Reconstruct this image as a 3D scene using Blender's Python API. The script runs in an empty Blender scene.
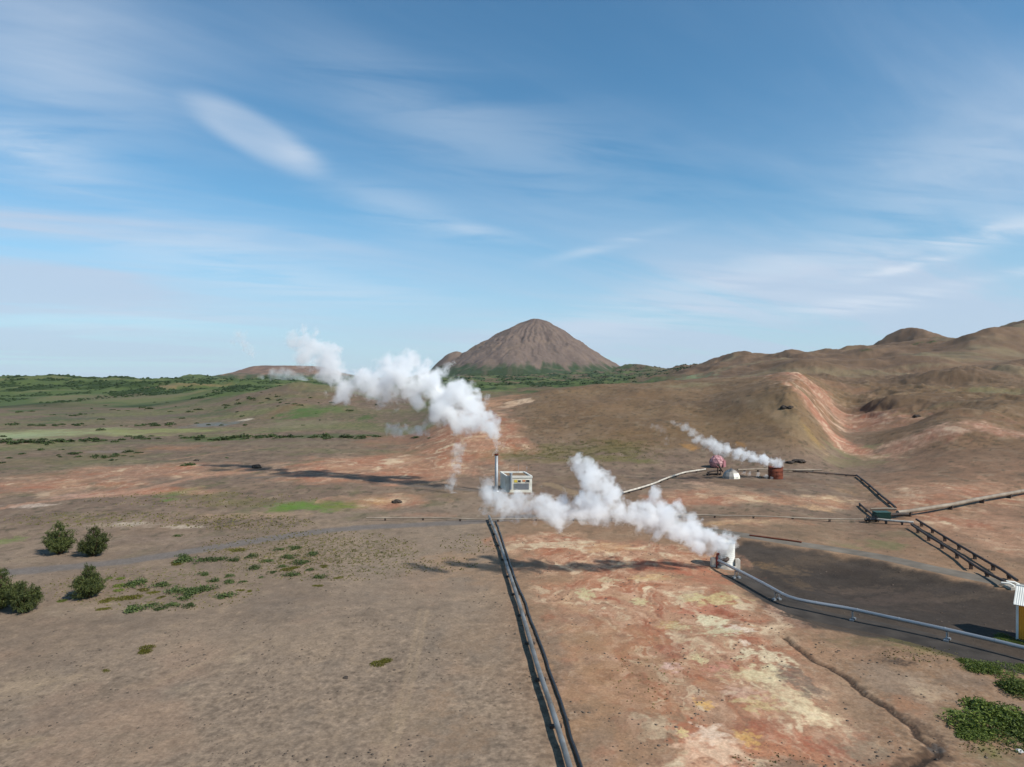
import bpy, bmesh, math, random
import numpy as np
from mathutils import Vector, Matrix

random.seed(7)
RNG = np.random.default_rng(7)
scene = bpy.context.scene
COL = scene.collection
CAM_H, F, HOR = 30.0, 683.0, 379.0

# ------------------------------------------------------------------ noise
_p = np.random.default_rng(11).permutation(256)
PERM = np.concatenate([_p, _p, _p]).astype(np.int32)
_ang = np.random.default_rng(12).random(256) * 2 * np.pi
GX, GY = np.cos(_ang), np.sin(_ang)

def perlin(x, y, seed=0):
    x = np.asarray(x, float) + seed * 17.31
    y = np.asarray(y, float) + seed * 9.77
    xf, yf = np.floor(x), np.floor(y)
    u, v = x - xf, y - yf
    xi, yi = xf.astype(np.int64) & 255, yf.astype(np.int64) & 255
    def g(ix, iy, dx, dy):
        h = PERM[PERM[ix] + iy] & 255
        return GX[h] * dx + GY[h] * dy
    x1, y1 = (xi + 1) & 255, (yi + 1) & 255
    su, sv = u * u * u * (u * (u * 6 - 15) + 10), v * v * v * (v * (v * 6 - 15) + 10)
    a = g(xi, yi, u, v); b = g(x1, yi, u - 1, v)
    c = g(xi, y1, u, v - 1); d = g(x1, y1, u - 1, v - 1)
    return ((a + (b - a) * su) + ((c + (d - c) * su) - (a + (b - a) * su)) * sv) * 1.5

def fbm(x, y, o=4, seed=0, gain=0.5):
    s, a, n = 0.0, 1.0, 0.0
    for k in range(o):
        s = s + a * perlin(x, y, seed + k * 3)
        n += a; a *= gain
        x = np.asarray(x) * 2.03; y = np.asarray(y) * 2.03
    return s / n * 1.3

def ridged(x, y, o=4, seed=0):
    s, a, n = 0.0, 1.0, 0.0
    for k in range(o):
        s = s + a * (1 - np.abs(perlin(x, y, seed + k * 3)) * 1.6)
        n += a; a *= 0.5
        x = np.asarray(x) * 2.1; y = np.asarray(y) * 2.1
    return s / n

def sstep(a, b, x):
    t = np.clip((x - a) / (b - a), 0, 1)
    return t * t * (3 - 2 * t)

# ------------------------------------------------------------------ terrain
def zz(py, Y): return (Y, CAM_H - (py - HOR) * Y / F)

TAB = {
 -450: [(20, 0), (500, 0), (700, 3), zz(383, 1000), zz(376, 1500), (2500, 30), (6000, 20), (15000, 0)],
    0: [(20, 0), (500, 0), (700, 1), zz(391, 1000), zz(376.5, 1500), (2500, 25), (6000, 10), (15000, 0)],
  120: [(20, 0), (500, 0), (700, 1), zz(392, 1000), zz(379, 1500), (2500, 20), (6000, 10), (15000, 0)],
  200: [(20, 0), (400, 0), zz(402, 700), zz(390, 1000), zz(380.5, 1500), (2500, 22), (6000, 14), (15000, 0)],
  300: [(20, 0), (400, 1), zz(397, 600), zz(388, 750), zz(386, 1100), zz(379.5, 1700), (2600, 28), (6000, 14), (15000, 0)],
  400: [(20, 0), (250, 0), (400, 2), zz(397, 650), zz(390, 850), zz(382, 1600), (3000, 30), (6000, 20), (15000, 0)],
  480: [(20, 0), (215, 0), zz(420, 330), zz(401, 480), (700, 8), zz(386, 1200), zz(380, 2200), zz(376, 4000), (6000, 30), (15000, 0)],
  560: [(20, 0), (215, 0), (300, 7), zz(390, 450), (600, 14), zz(387, 1100), zz(379.5, 2300), zz(374, 4000), (6000, 40), (15000, 0)],
  620: [(20, 0), (215, 0), (320, 12), zz(385, 470), (650, 16), zz(385, 1200), zz(377, 2500), zz(371, 4000), (6000, 40), (15000, 0)],
  700: [(20, 0), (215, 0), (320, 13), zz(382, 500), zz(382, 700), zz(373, 1100), zz(366, 1500), (2500, 65), (4000, 70), (6000, 60), (15000, 0)],
  745: [(20, 0), (212, 0.5), (300, 14), zz(378, 480), zz(380, 680), zz(368, 1000), zz(358, 1450), (2500, 65), (4000, 50), (15000, 0)],
  790: [(20, 0), (212, 0.5), (280, 14), zz(373, 440), zz(376, 620), zz(364, 950), zz(356, 1450), (2500, 65), (4000, 50), (15000, 0)],
  850: [(20, 0), (230, -0.4), zz(433, 330), zz(404, 450), zz(381, 620), zz(362, 950), zz(350, 1500), (2500, 70), (4000, 50), (15000, 0)],
  907: [(20, 0), (140, 0.3), (225, 1.5), zz(438, 290), zz(409, 370), zz(390, 520), zz(367, 850), zz(348, 1500), (2600, 70), (4000, 50), (15000, 0)],
  960: [(20, 0), (125, 0.3), zz(482, 188), zz(440, 255), zz(407, 350), zz(388, 520), zz(366, 850), zz(345, 1450), (2600, 90), (4000, 50), (15000, 0)],
 1024: [(20, 0), (112, 0.0), zz(494, 172), zz(440, 245), zz(402, 370), zz(380, 580), zz(355, 950), zz(323, 1450), (2600, 110), (4000, 60), (15000, 0)],
 1330: [(20, 0), (95, 0.5), (170, 5), (245, 14), (370, 30), (600, 60), (950, 110), (1450, 190), (2600, 160), (4000, 80), (15000, 0)],
}
PXS = sorted(TAB)
LG = np.linspace(math.log(15), math.log(16000), 1400)

def pchip(x, y, xq):
    x = np.asarray(x, float); y = np.asarray(y, float)
    h = np.diff(x); d = np.diff(y) / h
    m = np.zeros(len(x))
    for i in range(1, len(x) - 1):
        if d[i - 1] * d[i] > 0:
            w1, w2 = 2 * h[i] + h[i - 1], h[i] + 2 * h[i - 1]
            m[i] = (w1 + w2) / (w1 / d[i - 1] + w2 / d[i])
    k = np.clip(np.searchsorted(x, xq) - 1, 0, len(x) - 2)
    t = np.clip((xq - x[k]) / h[k], 0, 1)
    return (y[k] * (2*t**3 - 3*t**2 + 1) + h[k]*m[k] * (t**3 - 2*t**2 + t)
            + y[k+1] * (-2*t**3 + 3*t**2) + h[k]*m[k+1] * (t**3 - t**2))

_colz = np.array([pchip([math.log(e[0]) for e in TAB[p]], [e[1] for e in TAB[p]], LG) for p in PXS])
PXG = np.arange(-450, 1331, 6.0)
TBL = np.empty((len(PXG), len(LG)))
for k in range(len(LG)):
    TBL[:, k] = pchip(PXS, _colz[:, k], PXG)

BUMPS = []     # (X, Y, sx, sy, h)
def bump(px, Y, sx, sy, h): BUMPS.append(((px - 512) / F * Y, Y, sx, sy, h))
bump(907, 1700, 70, 150, 58)          # rounded top behind the right ridge
bump(893, 395, 22, 34, 5.0); bump(925, 400, 30, 34, 3); bump(905, 290, 30, 22, 3)           # dark mound beside the gully
bump(770, 330, 20, 40, 4.0)
bump(745, 1300, 60, 120, 8)
bump(805, 760, 35, 60, 7)
bump(645, 3600, 95, 150, 30)
bump(625, 3700, 90, 120, 26)
bump(700, 2600, 130, 200, 22)
bump(200, 3300, 90, 150, 30)
bump(305, 700, 45, 70, 5)
bump(722, 212, 9, 4, 1.3)             # pad of the rusty tank
bump(992, 1050, 60, 90, 14)
bump(960, 1200, 50, 90, 10)
def crest(pts, w, h): RIDGES.append(('cut', np.array([((p - 512) / F * y, y) for p, y in pts]), None, w * .05, w, h))
RIDGES = []
crest([(1130, 1330), (1040, 1180), (980, 1010), (935, 880), (905, 800)], 95, 13)
crest([(1150, 820), (1060, 740), (1000, 660), (955, 600)], 60, 10)
crest([(985, 1500), (940, 1350), (900, 1180), (870, 1050)], 80, 8)
crest([(800, 1180), (790, 1000), (812, 860), (830, 760)], 60, 6)
crest([(735, 1400), (722, 1200), (700, 1050)], 70, 3)
crest([(1120, 420), (1040, 350), (985, 300), (940, 265)], 30, 4.5)
CARVES = []    # (kind, pts Nx2, z N, halfwidth, soft, depth)

def seg_dist(X, Y, pts):
    """distance to a polyline and the parameter along it"""
    best = np.full(X.shape, 1e9); par = np.zeros(X.shape)
    for i in range(len(pts) - 1):
        ax, ay = pts[i]; bx, by = pts[i + 1]
        dx, dy = bx - ax, by - ay
        t = np.clip(((X - ax) * dx + (Y - ay) * dy) / (dx*dx + dy*dy + 1e-9), 0, 1)
        d = np.hypot(X - ax - t * dx, Y - ay - t * dy)
        m = d < best
        best = np.where(m, d, best); par = np.where(m, i + t, par)
    return best, par

def height(X, Y):
    X = np.asarray(X, float); Y = np.asarray(Y, float)
    r = np.hypot(X, Y) + 1e-6
    a = np.arctan2(X, Y)
    lim = math.radians(49.5)
    ac = np.clip(a, -lim, lim)
    Yq = r * np.cos(ac)
    px = 512 + F * np.tan(ac)
    i = np.clip((px - PXG[0]) / 6.0, 0, len(PXG) - 1.001)
    k = np.clip((np.log(np.maximum(Yq, 15)) - LG[0]) / (LG[1] - LG[0]), 0, len(LG) - 1.001)
    i0, k0 = i.astype(int), k.astype(int)
    fi, fk = i - i0, k - k0
    z = ((TBL[i0, k0] * (1 - fi) + TBL[i0 + 1, k0] * fi) * (1 - fk)
         + (TBL[i0, k0 + 1] * (1 - fi) + TBL[i0 + 1, k0 + 1] * fi) * fk)
    for (bx, by, sx, sy, h) in BUMPS:
        z = z + h * np.exp(-((X - bx) / sx) ** 2 - ((Y - by) / sy) ** 2)
    z = z * (1 - sstep(math.radians(75), math.radians(130), np.abs(a)))
    hill = sstep(2.5, 16, z) * sstep(190, 320, Yq)
    z = z + 0.10 * fbm(X / 6, Y / 6, 4, 1) + 0.45 * fbm(X / 38, Y / 38, 4, 2)
    rel = hill * np.clip(Yq / 420, 0.5, 3.0)
    z = z + rel * (3.0 * fbm(X / 75, Y / 95, 3, 3) + 1.7 * (ridged(X / 42 + .3 * fbm(X/60, Y/60, 2, 8), Y / 80, 4, 4) - 0.55))
    gul = hill * sstep(745, 800, px) * (1 - sstep(1000, 1080, px)) * (1 - sstep(620, 900, Yq))
    wX, wY = X + 14 * fbm(X / 50, Y / 50, 3, 61), Y + 14 * fbm(X / 50, Y / 50, 3, 62)
    z = z + gul * (4.2 * (ridged(wX / 34, wY / 55, 4, 63) - .6) + 2.5 * fbm(wX / 26, wY / 26, 4, 64))
    far = sstep(700, 1500, Yq)
    z = z + far * 9.0 * fbm(X / 420, Y / 420, 5, 5) * np.clip(z / 60, 0.25, 1.3)
    for (kind, pts, pz, hw, soft, dep) in RIDGES + CARVES:
        lo, hi = pts.min(0) - hw - soft, pts.max(0) + hw + soft
        m = (X > lo[0]) & (X < hi[0]) & (Y > lo[1]) & (Y < hi[1])
        if not m.any(): continue
        d, t = seg_dist(X[m], Y[m], pts)
        w = 1 - sstep(hw, hw + soft, d)
        zm = z[m]
        if kind == 'flat':
            z[m] = zm * (1 - w) + w * np.interp(t, np.arange(len(pts)), pz)
        else:
            z[m] = zm + w * dep
    return z

YS = np.geomspace(24, 14000, 5000)
def pick(px, py):
    """first point of the terrain met at that bearing and drop below eye level"""
    X = (px - 512) / F * YS
    z = height(X, YS)
    pv = HOR - (z - CAM_H) * F / YS
    k = np.argmax(pv <= py)
    if k == 0:
        k = len(YS) - 1
    t = (pv[k-1] - py) / (pv[k-1] - pv[k] + 1e-9)
    y = YS[k-1] + np.clip(t, 0, 1) * (YS[k] - YS[k-1])
    x = (px - 512) / F * y
    return np.array([x, y, float(height(np.array([x]), np.array([y]))[0])])

def picks(l): return np.array([pick(*p) for p in l])
def gz(x, y): return float(height(np.array([float(x)]), np.array([float(y)]))[0])

def smooth_line(pts, n=8):
    pts = np.asarray(pts, float)
    P = np.vstack([2 * pts[0] - pts[1], pts, 2 * pts[-1] - pts[-2]])
    out = []
    for i in range(1, len(P) - 2):
        for k in range(n):
            t = k / n
            out.append(0.5 * (2*P[i] + (P[i+1]-P[i-1])*t + (2*P[i-1]-5*P[i]+4*P[i+1]-P[i+2])*t*t + (3*P[i]-P[i-1]-3*P[i+1]+P[i+2])*t**3))
    out.append(pts[-1])
    return np.array(out)

ROAD = smooth_line(picks([(1330, 650), (1130, 610), (1024, 591), (940, 574), (860, 557), (790, 545.5), (735, 537), (680, 527), (625, 513), (590, 502), (572, 494), (548, 485.5)])[:, :2])
TRACK = smooth_line(picks([(-160, 592), (-40, 577), (40, 570), (120, 562), (200, 550), (280, 537), (360, 528), (470, 522), (530, 516)])[:, :2])
ACCESS = smooth_line(picks([(735, 572), (765, 588), (800, 606), (860, 621), (920, 634), (1024, 663), (1130, 690)])[:, :2])
FARROAD = smooth_line(picks([(250, 478), (300, 476), (370, 480), (430, 487), (480, 491), (520, 497)])[:, :2])
STREAM = smooth_line(picks([(760, 604), (775, 625), (790, 642), (815, 661), (850, 682), (885, 706), (908, 726), (930, 744), (936, 753), (922, 762), (905, 775), (880, 800)])[:, :2])
_t = np.arange(len(STREAM)) * 1.0
STREAM = STREAM + np.stack([.75 * fbm(_t / 5, _t * 0, 4, 71, .6), .9 * fbm(_t / 5, _t * 0 + 7, 4, 72, .6)], -1)
def road_z(l, add=0.0):
    z = height(l[:, 0], l[:, 1])
    k = np.ones(7) / 7
    zp = np.pad(z, 3, mode='edge')
    return np.convolve(zp, k, 'valid') + add
zr = road_z(ROAD, 0.55)
CARVES.append(('flat', ROAD, zr, 2.4, 3.2, 0))
CARVES.append(('flat', TRACK, road_z(TRACK), 2.6, 1.6, 0))
CARVES.append(('flat', ACCESS, road_z(ACCESS, -0.5), 3.0, 3.0, 0))
CARVES.append(('cut', STREAM[14:], None, 0.1, .45, -0.22))
BOWL = picks([(1040, 620), (960, 606), (880, 592), (800, 572)])[:, :2]
CARVES.append(('cut', BOWL, None, 3.0, 9.0, -0.8))

# terrain sheet -----------------------------------------------------------
rings = [5.0, 12, 20, 28, 34, 38]
r = 40.0
while r < 14000:
    rings.append(r)
    r += min(max(r * r / 20490 * 0.75, 0.0), 0.0062 * r)
rings.append(14000.0)
R = np.array(rings)
an = np.concatenate([np.linspace(-180, -52, 60, endpoint=False), np.linspace(-52, -38.5, 50, endpoint=False),
                     np.linspace(-38.5, 38.5, 800, endpoint=False), np.linspace(38.5, 52, 50, endpoint=False), np.linspace(52, 180, 60, endpoint=False)])
A = np.radians(an)
nr, na = len(R), len(A)
GXm = (R[:, None] * np.sin(A)[None, :]).ravel()
GYm = (R[:, None] * np.cos(A)[None, :]).ravel()
GZ = height(GXm, GYm)
print('terrain', nr, na, nr * na)

# ------------------------------------------------------------------ ground colour (albedo)
def lin(c, k=1.0):
    c = np.array(c, float) / 255
    return np.where(c <= 0.04045, c / 12.92, ((c + 0.055) / 1.055) ** 2.4) * k
ALB = 0.80
def C(*c): return lin(c, ALB)

N = len(GXm)
RAD = np.hypot(GXm, GYm)
COLR = np.empty((N, 4)); COLR[:, 3] = 0.5
nbig = fbm(GXm / 55, GYm / 70, 5, 21)
nmid = fbm(GXm / 9, GYm / 9, 5, 22)
nfine = fbm(GXm / 1.6, GYm / 1.6, 3, 23) * np.clip(1.2 - RAD / 250, 0, 1)

def mix(m, col):
    m = np.clip(m, 0, 1)[:, None]
    COLR[:, :3] = COLR[:, :3] * (1 - m) + np.asarray(col) * m

def mixi(idx, m, col):
    m = np.clip(m, 0, 1)[:, None]
    COLR[idx, :3] = COLR[idx, :3] * (1 - m) + np.asarray(col) * m

base_l, base_r = C(143, 125, 109), C(148, 118, 94)
t = sstep(-6, 8, GXm + 6 * nbig + .06 * (GYm - 60))[:, None]
COLR[:, :3] = base_l * (1 - t) + base_r * t
mix(sstep(115, 190, RAD + 30 * nbig) * 1.0, C(124, 104, 90))            # plain beyond
mix(sstep(-.05, .5, nbig) * .45, C(118, 100, 86))
mix(sstep(.05, .6, nmid) * .35, C(160, 138, 116))
mix(sstep(.05, .6, -nmid) * .35, C(108, 94, 82))
mix(sstep(.1, .7, nfine) * .4, C(168, 145, 122))
mix(sstep(.1, .7, -nfine) * .4, C(98, 86, 75))

# hills
PXv = 512 + F * np.tan(np.clip(np.arctan2(GXm, GYm), -1.4, 1.4))
inhill = sstep(2.0, 8.0, GZ) * sstep(470, 560, PXv) * sstep(200, 300, RAD)
hn = fbm(GXm / 34, GYm / 48, 5, 31)
mix(inhill, C(128, 103, 78))
mix(inhill * sstep(0, .5, hn) * .6, C(142, 118, 92))
mix(inhill * sstep(0, .5, -hn) * .6, C(108, 88, 70))
farr = sstep(560, 800, RAD) * sstep(600, 660, PXv)
mix(farr, C(126, 103, 84))
fn = fbm(GXm / 120, GYm / 150, 5, 32)
mix(farr * sstep(0.05, .45, fn) * .7, C(142, 128, 102))
mix(farr * sstep(0.05, .45, -fn) * .6, C(104, 84, 70))
fn2 = fbm(GXm / 40, GYm / 60, 5, 44, .6)
mix(farr * sstep(.1, .5, fn2) * .45, C(146, 120, 98)); mix(farr * sstep(.1, .5, -fn2) * .4, C(92, 76, 64))
rs = sstep(835, 900, PXv + 40 * hn) * sstep(125, 165, RAD) * (1 - sstep(250, 330, RAD))   # reddish right slope
mix(rs * .8, C(140, 108, 86))
mix(rs * sstep(0.0, .5, hn) * .7, C(158, 122, 98))
mix(rs * sstep(0.1, .6, fbm(GXm / 14, GYm / 14, 4, 33)) * .6, C(112, 92, 76))
mix(rs * sstep(0.15, .6, fbm(GXm / 6, GYm / 6, 4, 34)) * .5, C(180, 140, 115))

# left plain bands
lft = 1 - sstep(430, 500, PXv + 30 * nbig)
b1 = lft * sstep(240, 320, RAD)
pn = fbm(GXm / 90 + 2, GYm / 60, 5, 35)
mix(b1 * .6, C(116, 100, 84))
mix(b1 * sstep(0, .4, pn) * .7, C(112, 116, 74))
mix(b1 * sstep(0, .4, -pn) * .6, C(112, 94, 82))
b2 = lft * sstep(430, 600, RAD)
mix(b2 * sstep(-.1, .4, fbm(GXm / 130, GYm / 100, 5, 36)) * .75, C(108, 108, 72))
mix(b2 * sstep(.12, .35, fbm(GXm / 60, GYm / 120, 5, 37)) * .8, C(72, 92, 50))
b3 = (1 - sstep(620, 690, PXv)) * sstep(740, 900, RAD + 130 * pn)
mix(b3, C(82, 96, 58))
gn = fbm(GXm / 70, GYm / 160, 5, 38)
mix(b3 * sstep(-.05, .3, gn) * .85, C(44, 60, 34))
mix(b3 * sstep(.12, .45, -gn) * .7, C(112, 112, 76))
b4 = sstep(440, 480, PXv) * (1 - sstep(650, 700, PXv)) * sstep(600, 800, RAD)
mix(b4 * sstep(.1, .3, fbm(GXm / 110, GYm / 260, 4, 39)) * .8, C(112, 94, 78))

mid = sstep(110, 170, RAD) * (1 - sstep(600, 900, RAD))
m1 = fbm(GXm / 5, GYm / 7, 5, 24, .62); m2 = fbm(GXm / 14, GYm / 22, 5, 25, .62)
mix(mid * sstep(.08, .5, m1) * .5, C(150, 132, 112)); mix(mid * sstep(.08, .5, -m1) * .5, C(92, 80, 68))
mix(mid * sstep(.1, .5, m2) * .4, C(142, 118, 98)); mix(mid * lft * sstep(.15, .45, -m2) * .5, C(98, 98, 66))
mix(mid * sstep(.28, .42, fbm(GXm / 2.4, GYm / 3.2, 3, 26)) * .55, C(74, 70, 54))
near = 1 - sstep(90, 140, RAD)
n5 = fbm(GXm / .7, GYm / .7, 3, 27, .6) * (1 - sstep(60, 120, RAD))
mix(sstep(.12, .4, n5) * .45, C(172, 150, 130)); mix(sstep(.12, .4, -n5) * .45, C(96, 82, 72))
mix(near * sstep(.1, .5, fbm(GXm / 16, GYm / 20, 5, 28, .6)) * .4, C(160, 132, 112))
mix(near * sstep(.1, .5, fbm(GXm / 11, GYm / 15, 5, 29, .6)) * .35, C(122, 110, 100))

def polyfill(pix, col, s=1.0, soft=3.0, rough=3.0, seed=0):
    P = picks(pix)[:, :2]
    lo, hi = P.min(0) - 12, P.max(0) + 12
    idx = np.nonzero((GXm > lo[0]) & (GXm < hi[0]) & (GYm > lo[1]) & (GYm < hi[1]))[0]
    X, Y = GXm[idx], GYm[idx]
    ins = np.zeros(len(idx), bool)
    for i in range(len(P)):
        (ax, ay), (bx, by) = P[i], P[(i + 1) % len(P)]
        c = ((ay > Y) != (by > Y)) & (X < (bx - ax) * (Y - ay) / (by - ay + 1e-12) + ax)
        ins ^= c
    d, _ = seg_dist(X, Y, np.vstack([P, P[:1]]))
    d = np.where(ins, d, -d) + rough * fbm(X / 5, Y / 5, 5, 140 + seed)
    mixi(idx, sstep(-soft / 2, soft / 2, d) * s, col)

def ell(px, py, rx, ry, col, s=1.0, rough=.5, soft=.75, sc=None, seed=0, streak=None, keep=None, rot=0.0, brk=1.0):
    """patch of ground of another colour: a world-space ellipse with a ragged edge"""
    c = pick(px, py)
    hi, lo = pick(px, py - ry), pick(px, py + ry)
    ax = rx * c[1] / F
    ay = max(min(abs(hi[1] - c[1]), 3 * abs(c[1] - lo[1])), .2) * .5 + max(abs(c[1] - lo[1]), .2) * .5
    dx, dy = GXm - c[0], GYm - c[1]
    idx = np.nonzero((np.abs(dx) < 2.6 * max(ax, ay * abs(rot) * 2)) & (np.abs(dy) < 2.6 * ay))[0]
    if len(idx) == 0: return
    x, y = dx[idx], dy[idx]
    x = x - rot * y                       # shear: patches that run obliquely
    sc = sc or max(min(ax, ay) * .6, .4)
    X, Y = GXm[idx], GYm[idx]
    n = fbm(X / sc, Y / sc * (ax / ay) ** .3, 5, 50 + seed) * rough
    d = np.sqrt((x / ax) ** 2 + (y / ay) ** 2)
    m = sstep(0, soft, 1.05 - d + n) * s
    f2 = fbm(X / sc * 2.7 + 9, Y / sc * 2.7 * (ax / ay) ** .4, 5, 61 + seed, .6)
    m = m * (1 - brk + brk * np.clip(.78 + .75 * f2, .15, 1.0))
    if streak is not None:                # streaks run along a direction
        ux, uy, w = streak
        w2 = w * 1.6
        Xq, Yq = X + 2.2 * w * fbm(X / (4 * w), Y / (4 * w), 3, 33), Y + 2.2 * w * fbm(X / (4 * w), Y / (4 * w), 3, 34)
        across = (Xq * uy - Yq * ux) / w2
        along = (Xq * ux + Yq * uy) / (w2 * 3.5)
        m = m * sstep(-.1, .5, fbm(across, along, 5, 70 + seed, .6))
    mixi(idx, m, col)

def band(pts, w, col, s=1.0, rough=.5, seed=0, world=False):
    P = np.asarray(pts) if world else smooth_line(picks(pts)[:, :2], 5)
    lo, hi = P.min(0) - 3 * w, P.max(0) + 3 * w
    idx = np.nonzero((GXm > lo[0]) & (GXm < hi[0]) & (GYm > lo[1]) & (GYm < hi[1]))[0]
    X, Y = GXm[idx], GYm[idx]
    d, t = seg_dist(X, Y, P)
    n = fbm(X / w, Y / w, 4, 90 + seed) * rough
    mixi(idx, sstep(0, .5, 1 - d / w + n) * s, col)

# --- left and middle plain
for (x, y, rx, ry, c, s) in [
    (60, 433, 90, 6, (150, 156, 112), .85), (160, 431, 70, 5, (140, 142, 92), .85), (20, 436, 50, 4, (152, 164, 130), .7), (300, 424, 60, 5, (132, 124, 98), .7),
    (212, 425, 26, 3.2, (108, 120, 124), .8), (245, 420, 9, 1.3, (205, 190, 175), .9), (215, 439, 40, 3, (72, 96, 46), .9), (330, 436, 70, 2.5, (66, 90, 46), .8),
    (120, 441, 110, 3, (92, 86, 70), .7), (300, 443, 120, 3, (136, 122, 98), .5),
    (305, 413, 28, 9, (74, 104, 48), .85), (335, 409, 18, 5, (84, 110, 54), .6), (285, 408, 12, 8, (122, 96, 72), .7), (365, 418, 10, 4, (70, 98, 44), .8),
    (265, 395, 50, 7, (108, 94, 78), .7), (330, 400, 40, 6, (118, 96, 78), .6), (130, 398, 90, 4, (122, 106, 88), .7), (215, 402, 70, 4, (112, 98, 82), .6), (60, 405, 60, 4, (120, 100, 82), .5),
    (160, 387, 18, 3, (140, 114, 92), .8), (205, 385, 22, 2.5, (150, 120, 88), .6),
    (75, 413, 60, 3, (104, 90, 80), .8), (130, 418, 120, 3, (104, 92, 84), .7),
    (175, 448, 45, 3, (178, 122, 92), .8), (135, 454, 16, 2, (176, 130, 98), .7), (105, 452, 22, 2, (140, 130, 126), .5), (50, 461, 60, 6, (104, 98, 66), .5), (110, 456, 50, 4, (100, 98, 62), .5),
    (40, 486, 60, 6, (158, 116, 94), .7), (80, 474, 30, 6, (150, 104, 84), .6), (150, 474, 70, 7, (132, 96, 82), .7), (190, 468, 50, 5, (140, 104, 88), .5),
    (140, 492, 75, 3, (176, 132, 112), .7), (215, 473, 45, 3, (180, 140, 112), .7), (80, 496, 30, 3, (205, 165, 148), .7), (30, 506, 28, 2.5, (205, 185, 170), .8), (110, 494, 14, 2, (200, 170, 150), .7),
    (178, 492, 24, 6, (98, 118, 58), .85), (168, 500, 10, 2.5, (100, 124, 58), .8), (215, 495, 30, 7, (112, 108, 62), .5), (235, 502, 50, 6, (108, 104, 62), .55),
    (312, 506, 46, 7, (98, 124, 52), .95), (290, 507, 24, 5.5, (94, 126, 52), .8), (345, 505, 24, 6, (110, 116, 52), .8), (280, 510, 22, 4, (104, 122, 52), .6), (375, 501, 30, 5, (120, 110, 68), .6),
    (8, 541, 16, 6, (116, 128, 72), .8), (125, 525, 60, 4, (168, 150, 132), .6), (130, 524, 22, 2.6, (196, 182, 166), .6), (185, 527, 26, 2.4, (205, 190, 172), .6), (255, 515, 80, 4, (170, 142, 116), .6), (190, 540, 70, 4, (156, 134, 120), .5),
    (330, 470, 40, 8, (172, 112, 86), .75), (380, 462, 60, 12, (176, 118, 92), .8), (430, 470, 50, 10, (172, 112, 86), .8), (350, 478, 70, 6, (168, 112, 88), .7), (410, 452, 40, 8, (160, 110, 86), .7), (390, 440, 40, 8, (150, 108, 86), .6),
    (470, 425, 34, 16, (178, 112, 88), .9), (490, 440, 26, 10, (190, 128, 104), .8), (500, 430, 18, 7, (176, 118, 92), .8), (440, 430, 40, 10, (170, 112, 86), .8), (455, 415, 24, 8, (182, 120, 94), .8),
    (490, 404, 22, 5, (206, 158, 126), .95), (515, 403, 20, 3, (226, 196, 168), .95), (500, 398, 40, 4, (170, 130, 100), .6), (480, 394, 30, 3, (128, 120, 84), .6),
    (500, 455, 60, 6, (112, 104, 62), .75), (430, 478, 30, 4, (156, 100, 78), .6), (390, 500, 44, 10, (170, 120, 90), .8), (380, 502, 16, 4, (198, 156, 96), .7), (425, 515, 40, 3, (176, 124, 100), .7), (440, 495, 50, 6, (124, 104, 82), .5),
    (330, 465, 30, 3, (92, 58, 48), .5), (400, 462, 24, 2, (200, 140, 112), .6),
    # hill flank
    (560, 450, 60, 8, (112, 106, 62), .55), (620, 447, 40, 10, (104, 98, 56), .75), (600, 459, 50, 5, (108, 104, 54), .7), (545, 460, 40, 4, (112, 102, 64), .6), (640, 461, 22, 3, (104, 104, 54), .7),
    (640, 440, 60, 14, (124, 98, 66), .4), (690, 447, 10, 5, (198, 138, 70), .8), (740, 444, 7, 4, (190, 130, 64), .8), (735, 420, 60, 24, (126, 102, 74), .5),
    (775, 412, 14, 30, (150, 130, 106), .55), (800, 425, 10, 26, (142, 122, 94), .5), (760, 430, 16, 16, (108, 92, 78), .5), (600, 405, 60, 8, (136, 110, 86), .5), (690, 385, 40, 3, (150, 144, 112), .5),
    (690, 378, 20, 2.5, (120, 146, 112), .7), (655, 380, 20, 2, (92, 110, 70), .6),
    (650, 395, 80, 5, (130, 104, 80), .5)]:
    if c[0] - c[1] > 44 and y > 404:         # the rust-coloured ones are mottled, not solid
        s *= .6; c = (int(c[0] * .97), int(c[1] * 1.02), int(c[2] * 1.02))
    ell(x, y, rx, ry, C(*c), s, rough=.75, seed=int(x * 7 + y) % 40)

# scrub on the hill flank: broken clumps
def speck(px, py, rx, ry, col, size, thr=.15, s=.9, seed=0):
    c = pick(px, py); hi, lo = pick(px, py - ry), pick(px, py + ry)
    ax = rx * c[1] / F; ay = (abs(hi[1] - c[1]) + abs(lo[1] - c[1])) / 2
    idx = np.nonzero((np.abs(GXm - c[0]) < 1.6 * ax) & (np.abs(GYm - c[1]) < 1.6 * ay))[0]
    if len(idx) == 0: return
    X, Y = GXm[idx], GYm[idx]
    d = np.sqrt(((X - c[0]) / ax) ** 2 + ((Y - c[1]) / ay) ** 2) + .4 * fbm(X / ax * 2, Y / ay * 2, 3, seed + 3)
    m = sstep(1.1, .5, d) * sstep(thr, thr + .15, fbm(X / size, Y / size, 3, seed + 130))
    mixi(idx, m * s, col)
def sstep_rev(a, b, x): return 1 - sstep(b, a, x)
_s = sstep
def sstep(a, b, x):
    return _s(a, b, x) if a < b else 1 - _s(b, a, x)
speck(600, 448, 75, 12, C(78, 72, 40), 3.2, .12, .8, 1)
speck(545, 452, 50, 8, C(84, 76, 40), 2.6, .12, .85, 2)
speck(310, 545, 110, 16, C(96, 90, 52), .9, .12, .8, 3)
speck(330, 562, 110, 18, C(86, 84, 50), .8, .2, .8, 4)
speck(250, 522, 70, 8, C(82, 76, 56), 1.2, .12, .8, 5)
speck(160, 585, 110, 26, C(104, 102, 60), .9, .25, .7, 6)
speck(110, 516, 110, 6, C(98, 94, 50), 1.6, .2, .7, 7)
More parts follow.
